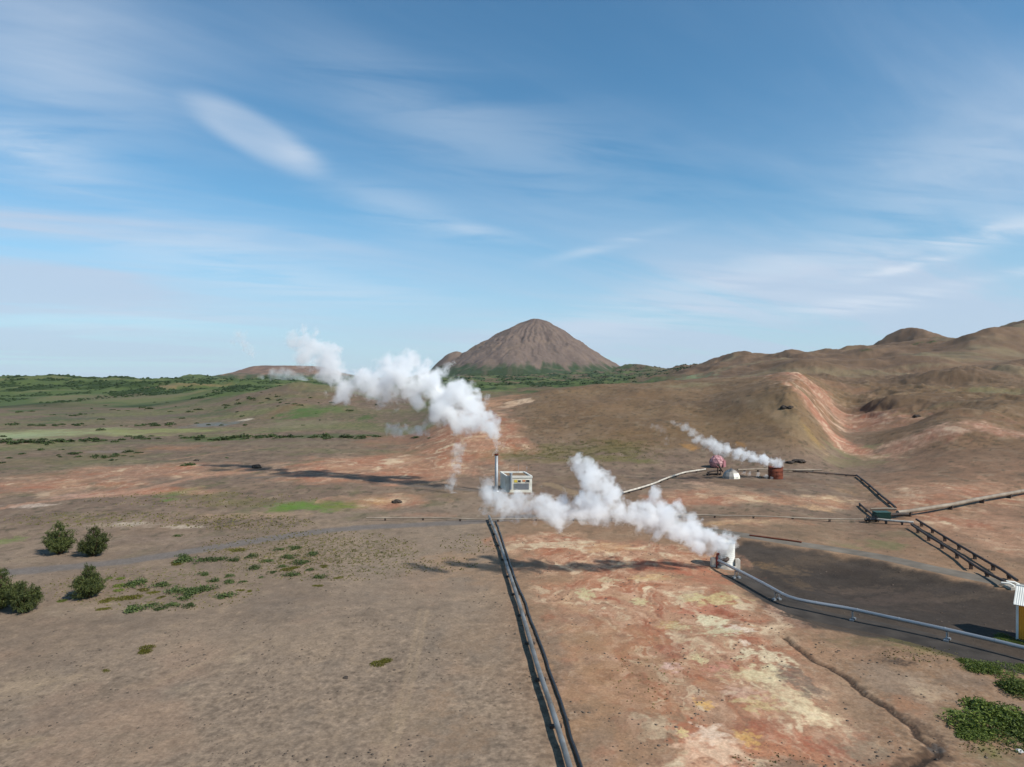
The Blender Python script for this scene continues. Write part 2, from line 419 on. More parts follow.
speck(60, 522, 60, 7, C(104, 100, 50), 1.4, .25, .8, 8)
speck(400, 420, 100, 12, C(80, 90, 52), 5, .2, .6, 9)
speck(950, 440, 90, 20, C(104, 84, 68), 3, .1, .5, 10)

# --- gully streaks on the hills
for (x, y, rx, ry, c, s, st) in [
    (800, 384, 24, 8, (178, 120, 94), .85, None), (820, 392, 26, 12, (172, 116, 94), .8, None), (835, 384, 22, 8, (160, 112, 90), .7, None),
    (798, 388, 20, 7, (226, 196, 172), .9, (.5, -.87, 3)), (815, 398, 26, 12, (222, 190, 168), .9, (.45, -.9, 3)), (840, 402, 16, 8, (206, 160, 132), .7, (.3, -.95, 3)),
    (850, 396, 26, 6, (196, 150, 124), .7, (.9, .45, 3)), (838, 412, 18, 5, (188, 140, 116), .7, None),
    (828, 428, 14, 16, (190, 118, 94), .9, None), (836, 438, 14, 10, (186, 112, 90), .85, None), (832, 434, 14, 14, (230, 190, 166), .8, (.35, -.94, 2.2)), (812, 436, 8, 10, (186, 140, 84), .6, None),
    (822, 452, 8, 6, (196, 150, 126), .7, (.35, -.94, 2)), (870, 420, 12, 4, (200, 160, 136), .7, None), (893, 400, 6, 8, (204, 156, 130), .8, None), (905, 414, 24, 3, (168, 122, 84), .6, None),
    (900, 437, 50, 9, (182, 136, 110), .8, (.97, .25, 4)), (930, 432, 60, 10, (206, 166, 142), .9, (.95, .3, 3)), (890, 446, 24, 6, (222, 188, 158), .9, (.9, .4, 2.5)), (960, 430, 60, 9, (176, 110, 92), .7, (.96, .28, 3)),
    (1005, 432, 26, 7, (224, 190, 172), .9, (.95, .3, 3.5)), (985, 425, 40, 6, (170, 128, 108), .7, (.96, .28, 3)), (1010, 420, 30, 4, (150, 112, 92), .6, None),
    (862, 457, 26, 10, (126, 120, 88), .85, None), (868, 447, 12, 4, (128, 130, 92), .7, None), (850, 464, 30, 6, (124, 116, 86), .7, None),
    (890, 405, 26, 10, (108, 84, 66), .6, None), (845, 425, 6, 5, (100, 84, 72), .6, None), (930, 398, 80, 8, (110, 88, 70), .5, None), (1000, 392, 40, 3, (128, 126, 92), .6, None), (940, 405, 60, 2.5, (126, 118, 88), .5, None),
    (920, 382, 90, 5, (106, 86, 68), .6, None), (870, 371, 30, 3, (120, 112, 86), .6, None), (920, 366, 60, 3, (138, 128, 104), .5, None), (985, 360, 40, 3, (140, 126, 104), .6, None), (940, 355, 30, 3, (130, 124, 98), .5, None),
    (866, 349, 6, 1.6, (52, 78, 36), .95, None), (916, 343, 12, 1.0, (50, 80, 34), .9, None), (931, 342, 8, 1.0, (54, 82, 38), .9, None),
    (960, 468, 50, 12, (120, 96, 78), .5, None), (905, 478, 40, 14, (134, 106, 86), .5, None), (905, 496, 24, 4, (192, 150, 126), .6, None), (960, 492, 30, 5, (198, 150, 126), .6, None), (1000, 520, 50, 16, (160, 124, 102), .55, None),
    (960, 535, 40, 14, (164, 128, 104), .5, None), (1000, 545, 30, 12, (172, 138, 114), .45, None)]:
    if c[0] - c[1] > 40: s *= .75; c = (int(c[0] * .95), int(c[1] * 1.03), int(c[2] * 1.04))
    ell(x, y, rx, ry, C(*c), s, rough=1.0, seed=int(x * 5 + y) % 40, streak=st)

# --- near the tank, wellhead and road
for (x, y, rx, ry, c, s) in [
    (700, 480, 26, 6, (92, 72, 62), .7), (720, 490, 34, 5, (196, 160, 130), .6), (702, 484, 18, 4, (206, 168, 142), .6), (760, 484, 50, 5, (116, 88, 70), .7), (735, 482, 40, 3, (112, 92, 74), .6),
    (800, 480, 30, 5, (118, 92, 74), .6), (690, 500, 50, 7, (164, 104, 78), .7), (755, 500, 30, 5, (222, 196, 156), .85), (740, 498, 20, 4, (196, 140, 108), .7), (830, 500, 24, 6, (214, 186, 146), .8), (815, 508, 22, 4, (206, 168, 130), .7), (790, 500, 24, 6, (164, 120, 92), .7),
    (700, 496, 20, 3, (206, 176, 140), .6), (745, 522, 40, 3, (206, 176, 138), .75), (720, 524, 24, 3, (196, 156, 116), .7), (800, 527, 60, 7, (126, 106, 86), .7), (885, 545, 24, 8, (116, 116, 80), .8), (850, 548, 20, 5, (120, 116, 80), .6), (905, 535, 30, 6, (110, 104, 80), .6), (800, 535, 50, 6, (120, 102, 84), .5),
    (860, 490, 16, 12, (132, 112, 90), .6), (846, 492, 10, 8, (184, 146, 110), .4), (640, 500, 40, 7, (134, 106, 82), .6), (560, 486, 18, 5, (54, 48, 42), .5), (590, 480, 60, 5, (122, 100, 80), .6), (575, 478, 40, 4, (118, 100, 78), .5)]:
    ell(x, y, rx, ry, C(*c), s, rough=.7, seed=int(x * 3 + y) % 40)

# dark cinder ground round the road
polyfill([(738, 540), (800, 548), (860, 559), (940, 576), (1024, 593.5), (1150, 618), (1150, 715), (1024, 674), (921, 648), (850, 634), (795, 626), (768, 608), (748, 590), (733, 573)], C(74, 66, 60), .95, 2.0, 2.4, 1)
polyfill([(760, 560), (830, 566), (930, 588), (1040, 610), (1040, 640), (930, 622), (840, 606), (780, 588)], C(58, 51, 47), .6, 6.0, 7.0, 2)
for (x, y, rx, ry, c, s) in [(800, 563, 40, 6, (92, 78, 66), .6), (850, 572, 40, 10, (66, 56, 50), .6), (790, 572, 26, 5, (116, 96, 76), .7), (765, 566, 16, 4, (130, 104, 76), .7), (800, 585, 14, 6, (112, 92, 72), .5), (860, 592, 50, 5, (98, 83, 72), .7), (950, 600, 40, 4, (100, 86, 75), .7), (820, 560, 36, 5, (98, 82, 68), .6), (900, 575, 30, 4, (92, 78, 66), .5), (850, 610, 40, 4, (92, 80, 70), .5), (890, 600, 60, 10, (92, 78, 70), .7), (960, 590, 50, 6, (70, 62, 58), .8), (835, 577, 16, 4, (52, 46, 42), .8), (945, 610, 50, 5, (84, 72, 64), .5), (920, 596, 24, 4, (92, 78, 68), .5), (795, 622, 10, 5, (190, 160, 138), .5), (775, 612, 8, 4, (170, 130, 110), .5)]:
    ell(x, y, rx, ry, C(*c), s, rough=.8, seed=int(x + y) % 40)

# --- the coloured ground of the foreground
GEO = [(690, 690, 120, 110, .9), (640, 600, 110, 40, .95), (620, 560, 110, 22, .95), (720, 620, 60, 50, .95), (800, 720, 70, 60, .9), (560, 545, 70, 14, .8), (760, 670, 60, 40, .95), (720, 760, 110, 50, .9), (680, 820, 120, 60, .8)]
def marble(regions, k, seed, amt=1.0, pink=0.0):
    C = lambda *c: lin((c[0] + pink * 8, c[1] + pink * 6, c[2] + pink * 14), ALB)
    gm = np.zeros(N)
    for (x, y, rx, ry, s) in regions:
        c = pick(x, y); hi, lo = pick(x, y - ry), pick(x, min(y + ry, 900))
        ax = rx * c[1] / F; ay = (abs(hi[1] - c[1]) + abs(lo[1] - c[1])) / 2
        gm = np.maximum(gm, s * sstep(1.25, .35, np.sqrt(((GXm - c[0]) / ax) ** 2 + ((GYm - c[1]) / ay) ** 2)))
    idx = np.nonzero(gm > 0.005)[0]
    X, Y = GXm[idx] / k, GYm[idx] / k
    wx = fbm(X / 9, Y / 13, 5, seed + 1) * 6; wy = fbm(X / 9, Y / 13, 5, seed + 2) * 9
    Xw, Yw = X + wx, Y + wy
    q1 = fbm(Xw / 8, Yw / 12, 5, seed + 3, .6); q2 = fbm(Xw / 5, Yw / 7, 5, seed + 4, .6); q3 = fbm(Xw / 2.2, Yw / 3, 4, seed + 5, .6); q4 = fbm(X / 7, Y / 10, 5, seed + 6, .6)
    g = np.clip(gm[idx] + .8 * q4 * (gm[idx] > .02), 0, 1) * amt
    mixi(idx, g * .8, C(182, 140, 114))
    mixi(idx, g * sstep(.0, .45, q1) * .85, C(166, 108, 80))
    mixi(idx, g * sstep(.08, .55, -q1) * .75, C(188, 154, 122))
    mixi(idx, g * sstep(.05, .45, q2) * .8, C(152, 92, 70))
    mixi(idx, g * sstep(.1, .4, q3) * .65, C(202, 166, 140))
    mixi(idx, g * sstep(.12, .45, -q3) * .6, C(122, 92, 76))
    mixi(idx, g * sstep(.18, .45, -q2) * .8, C(216, 194, 164))
    return gm
gm = marble(GEO, .8, 201, 1.1)
marble([(470, 430, 50, 22, .9), (500, 445, 40, 10, .7), (400, 466, 120, 14, .75), (330, 472, 60, 10, .7)], 1.6, 221, .9)
marble([(60, 484, 110, 12, .6), (150, 470, 90, 9, .55), (150, 492, 90, 5, .6), (385, 502, 60, 8, .6)], 1.4, 241, .8)
marble([(720, 497, 70, 9, .7), (830, 502, 50, 8, .6), (760, 522, 50, 5, .5), (960, 492, 80, 14, .6), (990, 530, 60, 24, .6), (930, 505, 60, 14, .5)], 1.2, 261, .85)
marble([(815, 388, 42, 11, .95), (832, 434, 16, 17, .95), (868, 418, 16, 5, .5), (930, 436, 70, 8, .7), (1000, 430, 36, 8, .8), (900, 446, 28, 5, .7)], 1.4, 281, .70, .5)
for (x, y, rx, ry, c, s) in [(888, 403, 22, 9, (126, 102, 80), .85), (905, 398, 26, 7, (126, 102, 80), .7), (848, 411, 16, 4, (118, 94, 76), .8), (775, 400, 22, 16, (128, 106, 80), .7), (790, 425, 14, 14, (134, 112, 86), .6), (930, 418, 60, 4, (118, 94, 74), .6), (960, 455, 70, 7, (118, 94, 76), .6)]:
    ell(x, y, rx, ry, C(*c), s, rough=.8, soft=.8, seed=int(x) % 40, brk=.4)
CREAM, YEL, PINK, RED, GREY, TAN, WHITE = (214, 198, 168), (206, 188, 150), (200, 156, 138), (154, 94, 76), (118, 104, 94), (164, 128, 98), (232, 216, 198)
for (x, y, rx, ry, c, s) in [
    (620, 690, 70, 60, TAN, .6), (600, 640, 60, 26, TAN, .5), (640, 740, 60, 40, (138, 114, 94), .6), (655, 670, 26, 12, (128, 100, 80), .4), (606, 676, 12, 7, (132, 92, 66), .5),
    (561, 545, 36, 5, CREAM, .7), (610, 548, 30, 5, (200, 160, 120), .6), (585, 594, 10, 6, (200, 192, 150), .8), (640, 602, 9, 4, (206, 196, 150), .8), (608, 580, 10, 3, (210, 196, 160), .7), (650, 578, 22, 3, (206, 178, 130), .6),
    (715, 600, 28, 7, (210, 196, 144), .75), (690, 598, 14, 4, (198, 188, 150), .6), (738, 629, 16, 4, WHITE, .8), (712, 622, 16, 6, (222, 214, 180), .85), (722, 632, 22, 4, (206, 200, 164), .8), (672, 626, 14, 4, (176, 148, 90), .5), (680, 628, 14, 4, (208, 200, 160), .6),
    (745, 643, 5, 3, WHITE, .7), (749, 653, 9, 4, (224, 212, 180), .85), (741, 658, 9, 2.5, (214, 204, 170), .7), (700, 660, 8, 5, (214, 206, 160), .7), (715, 577, 40, 9, (166, 104, 82), .6), (660, 568, 40, 8, (160, 88, 68), .6), (700, 610, 34, 6, (176, 108, 88), .6),
    (678, 650, 22, 10, RED, .6), (672, 668, 12, 5, (222, 186, 176), .8), (720, 670, 16, 6, (206, 146, 128), .7), (690, 670, 30, 8, (162, 110, 84), .5), (745, 675, 26, 8, (196, 176, 136), .6),
    (775, 660, 16, 12, (226, 210, 178), .85), (765, 675, 26, 10, (222, 208, 170), .8), (785, 692, 26, 14, (220, 202, 166), .75), (805, 710, 26, 12, (220, 202, 166), .7), (820, 722, 22, 8, (224, 206, 172), .7), (745, 695, 20, 8, (216, 180, 160), .6), (760, 705, 20, 10, (206, 190, 140), .6),
    (797, 680, 18, 16, (112, 98, 88), .8), (812, 690, 14, 10, (124, 108, 96), .6), (705, 705, 11, 5, (214, 168, 96), .8), (700, 694, 8, 5, (206, 186, 160), .5),
    (690, 735, 20, 20, (178, 106, 78), .6), (705, 745, 28, 18, (222, 184, 156), .9), (712, 735, 20, 10, (232, 206, 184), .85), (725, 757, 26, 16, (226, 192, 164), .9), (684, 734, 6, 5, (226, 206, 150), .8), (700, 768, 26, 10, (214, 170, 140), .8),
    (760, 728, 30, 10, RED, .55), (790, 738, 24, 8, (172, 106, 82), .6), (750, 740, 12, 10, (218, 176, 106), .7), (820, 748, 26, 8, (150, 88, 70), .6), (770, 752, 26, 8, (190, 130, 98), .7), (740, 772, 20, 8, (180, 104, 76), .6), (780, 770, 40, 10, (122, 102, 88), .7), (840, 735, 20, 12, (160, 112, 88), .6), (800, 766, 30, 6, (120, 100, 86), .6),
    (850, 715, 26, 14, (158, 130, 106), .7), (835, 690, 24, 12, (172, 140, 116), .5), (820, 660, 20, 12, (170, 134, 108), .5), (870, 755, 26, 16, (150, 132, 112), .7), (785, 610, 14, 6, (200, 164, 140), .6), (800, 625, 14, 6, (160, 120, 98), .5), (774, 614, 8, 5, (206, 180, 156), .6)]:
    ell(x, y, rx, ry, C(*c), s, rough=1.15, soft=.5, seed=int(x * 3 + y * 5) % 40)
# bottom right ground
for (x, y, rx, ry, c, s) in [
    (880, 680, 44, 20, (162, 138, 118), .7), (930, 690, 30, 14, (176, 154, 132), .6), (850, 655, 34, 10, (166, 132, 108), .6), (905, 705, 22, 14, (164, 118, 90), .6), (925, 695, 14, 8, (200, 176, 146), .5), (960, 680, 40, 14, (134, 116, 102), .5),
    (902, 663, 16, 6, (66, 56, 50), .85), (890, 661, 8, 4, (70, 60, 54), .7), (870, 642, 50, 6, (98, 92, 66), .5), (930, 652, 34, 6, (112, 106, 62), .7), (1010, 668, 40, 8, (96, 110, 50), .7), (900, 642, 30, 4, (110, 104, 60), .5),
    (970, 718, 30, 9, (84, 112, 44), .9), (955, 712, 12, 4, (72, 100, 40), .8), (1010, 740, 40, 10, (116, 112, 62), .6), (985, 738, 30, 5, (122, 116, 70), .5), (1000, 760, 40, 12, (120, 110, 82), .6), (990, 752, 14, 10, (112, 116, 62), .5), (948, 735, 14, 16, (146, 124, 104), .6)]:
    ell(x, y, rx, ry, C(*c), s, rough=.8, seed=int(x * 3 + y * 5) % 40)
band(STREAM[14:], .55, C(112, 86, 70), .6, .9, 1, world=True)
band(STREAM[62:], 1.3, C(84, 66, 54), .8, .8, 7, world=True)
band(STREAM[14:], .22, C(62, 52, 45), .9, .7, 2, world=True)
for (x, y, rx, ry, c, s) in [(935, 738, 16, 14, (74, 58, 48), .8), (915, 722, 12, 8, (82, 64, 54), .7), (938, 752, 12, 7, (118, 112, 108), .6), (925, 755, 12, 5, (84, 66, 54), .6)]:
    ell(x, y, rx, ry, C(*c), s, rough=.9, seed=int(x) % 40)

# foreground wear and tracks on the left
for (x, y, rx, ry, c, s) in [(90, 610, 120, 10, (152, 134, 116), .6), (40, 680, 60, 14, (160, 140, 118), .5), (20, 690, 40, 8, (172, 150, 126), .5), (250, 640, 120, 20, (140, 122, 106), .5), (180, 690, 20, 4, (172, 152, 130), .5), (240, 660, 14, 5, (170, 150, 128), .6), (470, 570, 60, 14, (158, 128, 102), .5), (450, 560, 40, 10, (166, 134, 106), .5), (400, 720, 80, 30, (150, 128, 106), .4), (420, 590, 60, 8, (124, 106, 92), .5), (330, 600, 90, 8, (126, 110, 97), .5), (470, 640, 40, 30, (146, 122, 100), .4), (120, 745, 80, 20, (134, 118, 102), .5), (20, 742, 36, 10, (166, 144, 118), .5), (300, 745, 80, 12, (136, 118, 102), .5), (460, 740, 40, 30, (150, 122, 98), .5), (440, 700, 20, 20, (160, 130, 106), .4)]:
    ell(x, y, rx, ry, C(*c), s, rough=.9, soft=.8, seed=int(x + 3 * y) % 40)
for pl in ([(140, 690), (190, 668), (235, 655), (262, 640)], [(0, 700), (40, 685), (80, 676)], [(380, 767), (400, 700), (412, 650), (420, 610)], [(390, 767), (408, 700), (419, 650), (427, 610)]):
    band(pl, .35, C(166, 144, 120), .35, .9, len(pl))
# roads
band(TRACK, 2.8, C(118, 110, 106), .95, .25, 3, world=True)
band(FARROAD, 2.2, C(110, 100, 92), .8, .25, 4, world=True)
band(ROAD[40:], 2.4, C(150, 128, 102), .7, .25, 5, world=True)
for (x, y, w, c) in [(120, 494, 0, 0)]:
    pass
band([(-20, 512), (30, 503), (90, 497), (150, 488), (200, 477), (250, 472)], 2.2, C(184, 142, 118), .5, .9, 6)
band([(170, 460), (205, 455), (250, 450)], 1.6, C(164, 132, 106), .6, .6, 7)
COLR[:, 3] = np.clip(.5 + .5 * fbm(GXm / 20, GYm / 20, 3, 95), 0, 1) * (1 - .6 * gm)

COLR[:, :3] *= np.array([1.0, .965, .90])
COLR[:, :3] *= (1 - .12 * inhill)[:, None]
COLR[:, :3] *= (1 - .03 * (1 - sstep(60, 130, RAD)) * (1 - gm))[:, None]
# ------------------------------------------------------------------ helpers for objects
def nmat(name): 
    m = bpy.data.materials.new(name); m.use_nodes = True
    return m, m.node_tree, m.node_tree.nodes.get('Principled BSDF')

def L(nt, a, b): nt.links.new(a, b)

def simple(name, rgb, rough=.6, metal=0., var=.25, scale=1.5, bump=.0, stain=None, alb=1.0):
    """surface with uneven colour and roughness"""
    m, nt, b = nmat(name)
    tc = nt.nodes.new('ShaderNodeTexCoord')
    n = nt.nodes.new('ShaderNodeTexNoise'); n.inputs['Scale'].default_value = scale; n.inputs['Detail'].default_value = 6
    L(nt, tc.outputs['Object'], n.inputs['Vector'])
    r_ = nt.nodes.new('ShaderNodeValToRGB')
    c = lin(rgb, alb)
    st = lin(stain, alb) if stain else c * (1 - var)
    r_.color_ramp.elements[0].position = .32; r_.color_ramp.elements[1].position = .68
    r_.color_ramp.elements[0].color = (*st, 1); r_.color_ramp.elements[1].color = (*np.minimum(c * (1 + var * .4), .95), 1)
    L(nt, n.outputs['Fac'], r_.inputs['Fac']); L(nt, r_.outputs['Color'], b.inputs['Base Color'])
    b.inputs['Roughness'].default_value = rough; b.inputs['Metallic'].default_value = metal
    if rough >= .8: b.inputs['Specular IOR Level'].default_value = .1
    if bump:
        bp = nt.nodes.new('ShaderNodeBump'); bp.inputs['Strength'].default_value = bump; bp.inputs['Distance'].default_value = .05
        L(nt, n.outputs['Fac'], bp.inputs['Height']); L(nt, bp.outputs['Normal'], b.inputs['Normal'])
    return m

def tag(o, label=None, cat=None, group=None, kind=None):
    if label: o['label'] = label
    if cat: o['category'] = cat
    if group: o['group'] = group
    if kind: o['kind'] = kind
    return o

def link(name, me, mat=None, parent=None, loc=(0, 0, 0)):
    o = bpy.data.objects.new(name, me); COL.objects.link(o)
    if mat is not None and me is not None: me.materials.append(mat)
    if parent is not None: o.parent = parent
    o.location = loc
    return o

def empty(name, loc, label, cat, group=None, rz=0):
    o = bpy.data.objects.new(name, None); COL.objects.link(o)
    o.location = loc; o.rotation_euler = (0, 0, rz); o.empty_display_size = .5
    return tag(o, label, cat, group)

class MB:
    """collects solids in world (or local) coordinates"""
    def __init__(s): s.v = []; s.f = []; s.smooth = []
    def add(s, vs, fs, smooth=False):
        k = len(s.v); s.v += [tuple(v) for v in vs]
        s.f += [tuple(i + k for i in f) for f in fs]; s.smooth += [smooth] * len(fs); return s
    def box(s, c, d, rz=0, M=None, bev=0):
        x, y, z = d[0] / 2, d[1] / 2, d[2] / 2
        vs = [Vector((a * x, b * y, e * z)) for e in (-1, 1) for a, b in ((-1, -1), (1, -1), (1, 1), (-1, 1))]
        R_ = Matrix.Rotation(rz, 3, 'Z') if M is None else M
        vs = [R_ @ v + Vector(c) for v in vs]
        return s.add(vs, [(3, 2, 1, 0), (4, 5, 6, 7), (0, 1, 5, 4), (1, 2, 6, 5), (2, 3, 7, 6), (3, 0, 4, 7)])
    def tube(s, pts, r, n=12, caps=True):
        pts = [Vector(p) for p in pts]; rr = r if hasattr(r, '__len__') else [r] * len(pts)
        vs = []; up = Vector((0, 0, 1))
        for i, p in enumerate(pts):
            d = (pts[min(i + 1, len(pts) - 1)] - pts[max(i - 1, 0)]).normalized()
            u = up if abs(d.z) < .95 else Vector((1, 0, 0))
            a = d.cross(u).normalized(); b = a.cross(d).normalized()
            for k in range(n):
                t_ = 2 * math.pi * k / n
                vs.append(p + (a * math.cos(t_) + b * math.sin(t_)) * rr[i])
        fs = [(i*n + k, i*n + (k+1) % n, (i+1)*n + (k+1) % n, (i+1)*n + k) for i in range(len(pts)-1) for k in range(n)]
        s.add(vs, fs, True)
        if caps:
            s.add(vs[:n], [tuple(range(n))]); s.add(vs[-n:], [tuple(reversed(range(n)))])
        return s
    def lathe(s, c, prof, n=24, smooth=True, close=False):
        vs = [(c[0] + r_ * math.cos(2*math.pi*k/n), c[1] + r_ * math.sin(2*math.pi*k/n), c[2] + z_) for r_, z_ in prof for k in range(n)]
        m = len(prof)
        fs = [(i*n + k, i*n + (k+1) % n, (i+1)*n + (k+1) % n, (i+1)*n + k) for i in range(m-1) for k in range(n)]
        if close: fs += [((m-1)*n + k, (m-1)*n + (k+1) % n, (k+1) % n, k) for k in range(n)]
        return s.add(vs, fs, smooth)
    def build(s, name, mat, parent=None, origin=(0, 0, 0), loc=None):
        me = bpy.data.meshes.new(name)
        o_ = Vector(origin)
        me.from_pydata([tuple(Vector(v) - o_) for v in s.v], [], s.f)
        me.polygons.foreach_set('use_smooth', s.smooth)
        bm = bmesh.new(); bm.from_mesh(me); bmesh.ops.recalc_face_normals(bm, faces=bm.faces); bm.to_mesh(me); bm.free()
        me.update()
        return link(name, me, mat, parent, loc if loc is not None else ((0, 0, 0) if parent else origin))

# ------------------------------------------------------------------ ground
def color_mesh(name, V, Fc, col, mat, smooth=True):
    me = bpy.data.meshes.new(name)
    me.vertices.add(len(V)); me.vertices.foreach_set('co', np.asarray(V, np.float32).ravel())
    Fc = np.asarray(Fc, np.int32)
    me.loops.add(Fc.size); me.loops.foreach_set('vertex_index', Fc.ravel())
    me.polygons.add(len(Fc)); me.polygons.foreach_set('loop_start', np.arange(len(Fc), dtype=np.int32) * 4)
    me.update(calc_edges=True)
    me.polygons.foreach_set('use_smooth', np.ones(len(Fc), bool))
    ca = me.color_attributes.new('albedo', 'FLOAT_COLOR', 'POINT')
    ca.data.foreach_set('color', np.asarray(col, np.float32).ravel())
    return link(name, me, mat)

def earth(name, s1=.6, s2=4.0, bumpd=.08, amp=1.0, speck=.5):
    m, nt, b = nmat(name)
    at = nt.nodes.new('ShaderNodeAttribute'); at.attribute_name = 'albedo'
    tc = nt.nodes.new('ShaderNodeTexCoord')
    def noise(sc, det, ro=.6):
        n = nt.nodes.new('ShaderNodeTexNoise'); n.inputs['Scale'].default_value = sc; n.inputs['Detail'].default_value = det; n.inputs['Roughness'].default_value = ro
        L(nt, tc.outputs['Object'], n.inputs['Vector']); return n
    def math_(op, a, b_, c=None):
        n = nt.nodes.new('ShaderNodeMath'); n.operation = op
        for i, v in enumerate((a, b_, c)):
            if v is None: continue
            if isinstance(v, (int, float)): n.inputs[i].default_value = v
            else: L(nt, v, n.inputs[i])
        return n.outputs[0]
    n1, n2, n3 = noise(s1, 8, .65), noise(s2, 5, .6), noise(s2 * .42, 3, .5)
    f = math_('MULTIPLY_ADD', n1.outputs['Fac'], .75 * amp, 1 - .375 * amp)
    f = math_('MULTIPLY', f, math_('MULTIPLY_ADD', n2.outputs['Fac'], 1.0 * amp, 1 - .5 * amp))
    # scattered dark grit and tufts
    mr = nt.nodes.new('ShaderNodeMapRange'); mr.inputs['From Min'].default_value = .62; mr.inputs['From Max'].default_value = .70
    L(nt, n3.outputs['Fac'], mr.inputs['Value'])
    sp = math_('MULTIPLY', mr.outputs['Result'], math_('MULTIPLY', at.outputs['Alpha'], speck))
    f = math_('MULTIPLY', f, math_('SUBTRACT', 1.0, sp))
    mx = nt.nodes.new('ShaderNodeMix'); mx.data_type = 'RGBA'; mx.blend_type = 'MULTIPLY'; mx.inputs['Factor'].default_value = 1
    cmb = nt.nodes.new('ShaderNodeCombineColor')
    for i in range(3): L(nt, f, cmb.inputs[i])
    L(nt, at.outputs['Color'], mx.inputs['A']); L(nt, cmb.outputs['Color'], mx.inputs['B'])
    L(nt, mx.outputs['Result'], b.inputs['Base Color'])
    b.inputs['Roughness'].default_value = .95; b.inputs['Specular IOR Level'].default_value = .15
    bp = nt.nodes.new('ShaderNodeBump'); bp.inputs['Strength'].default_value = .8; bp.inputs['Distance'].default_value = bumpd
    L(nt, math_('ADD', n1.outputs['Fac'], math_('MULTIPLY', n2.outputs['Fac'], .25)), bp.inputs['Height']); L(nt, bp.outputs['Normal'], b.inputs['Normal'])
    return m

ii, jj = np.meshgrid(np.arange(nr - 1), np.arange(na), indexing='ij')
jn = (jj + 1) % na
Fq = np.stack([ii * na + jj, (ii + 1) * na + jj, (ii + 1) * na + jn, ii * na + jn], -1).reshape(-1, 4)
V = np.stack([GXm, GYm, GZ], -1)
# a closed centre: first ring drawn in to one point with quads
V = np.vstack([V, [[0, 0, gz(0.01, 0.01)]]]); COLR = np.vstack([COLR, COLR[:1]])
cj = np.arange(0, na, 2)
Fc = np.stack([np.full(len(cj), N), cj, (cj + 1) % na, (cj + 2) % na], -1)
Fq = np.vstack([Fq[:, ::-1] * 0 + Fq[:, [0, 3, 2, 1]], Fc[:, [0, 3, 2, 1]] * 0 + Fc]) if False else np.vstack([Fq, Fc])
ground = color_mesh('ground', V, Fq, COLR, earth('earth'))
tag(ground, 'bare brown volcanic ground with rust and cream mineral stains', 'ground', kind='structure')

# roads laid as sheets just above the graded ground
def road(name, line, width, mat, label, lift=.02, t0=0, t1=None):
    P = line[t0:t1]
    vs, fs = [], []
    # denser sampling
    seg = np.concatenate([[0], np.cumsum(np.hypot(*np.diff(P, axis=0).T))])
    tt = np.arange(0, seg[-1], 1.0)
    x = np.interp(tt, seg, P[:, 0]); y = np.interp(tt, seg, P[:, 1])
    dx, dy = np.gradient(x), np.gradient(y); l = np.hypot(dx, dy)
    nx, ny = -dy / l, dx / l
    K = 9
    for k in range(K):
        o = (k / (K - 1) - .5) * width
        wob = .25 * fbm(tt / 5, tt * 0 + k, 3, 5) if k in (0, K - 1) else 0
        X, Y = x + nx * (o + wob), y + ny * (o + wob)
        Z = height(X, Y) + lift + .05 * (1 - (2 * k / (K - 1) - 1) ** 2) - (.10 if k in (0, K - 1) else 0)
        vs.append(np.stack([X, Y, Z], -1))
    vs = np.array(vs).reshape(-1, 3); n = len(tt)
    fs = [(k*n+i, k*n+i+1, (k+1)*n+i+1, (k+1)*n+i) for k in range(K-1) for i in range(n-1)]
    b = MB(); b.add(vs, fs, True)
    return tag(b.build(name, mat), label, 'road', kind='structure')

def road_mat(name, c1, c2, rough=.9):
    m = simple(name, c1, rough, 0, .25, .35, .3, stain=c2, alb=.8)
    return m
road('road', ROAD, 4.4, road_mat('worn_asphalt', (128, 118, 106), (106, 97, 87)), 'grey asphalt road running past the yellow hut', .03, 0, 60)
road('path', ACCESS, 5.6, road_mat('dark_gravel', (80, 73, 67), (62, 57, 53)), 'dark gravel track beside the shiny elevated pipe', .03)

# ------------------------------------------------------------------ distant mountain and flat hill
def heap(name, px, Y, half, base, fn, label, cmap, res=260, mat=None):
    cx = (px - 512) / F * Y
    g = np.linspace(-1, 1, res)
    xs, ys = np.meshgrid(g * half[0], g * half[1], indexing='ij')
    h, col = fn(xs.ravel(), ys.ravel())
    edge = np.maximum(np.abs(xs.ravel()) / half[0], np.abs(ys.ravel()) / half[1])
    z = np.where(edge > .995, base - 60, base + h)
    V = np.stack([cx + xs.ravel(), Y + ys.ravel(), z], -1)
    i, j = np.meshgrid(np.arange(res - 1), np.arange(res - 1), indexing='ij')
    Fh = np.stack([i * res + j, (i + 1) * res + j, (i + 1) * res + j + 1, i * res + j + 1], -1).reshape(-1, 4)
    o = color_mesh(name, V, Fh, np.concatenate([col, np.full((len(col), 1), .3)], 1), mat)
    return tag(o, label, name, kind='structure')

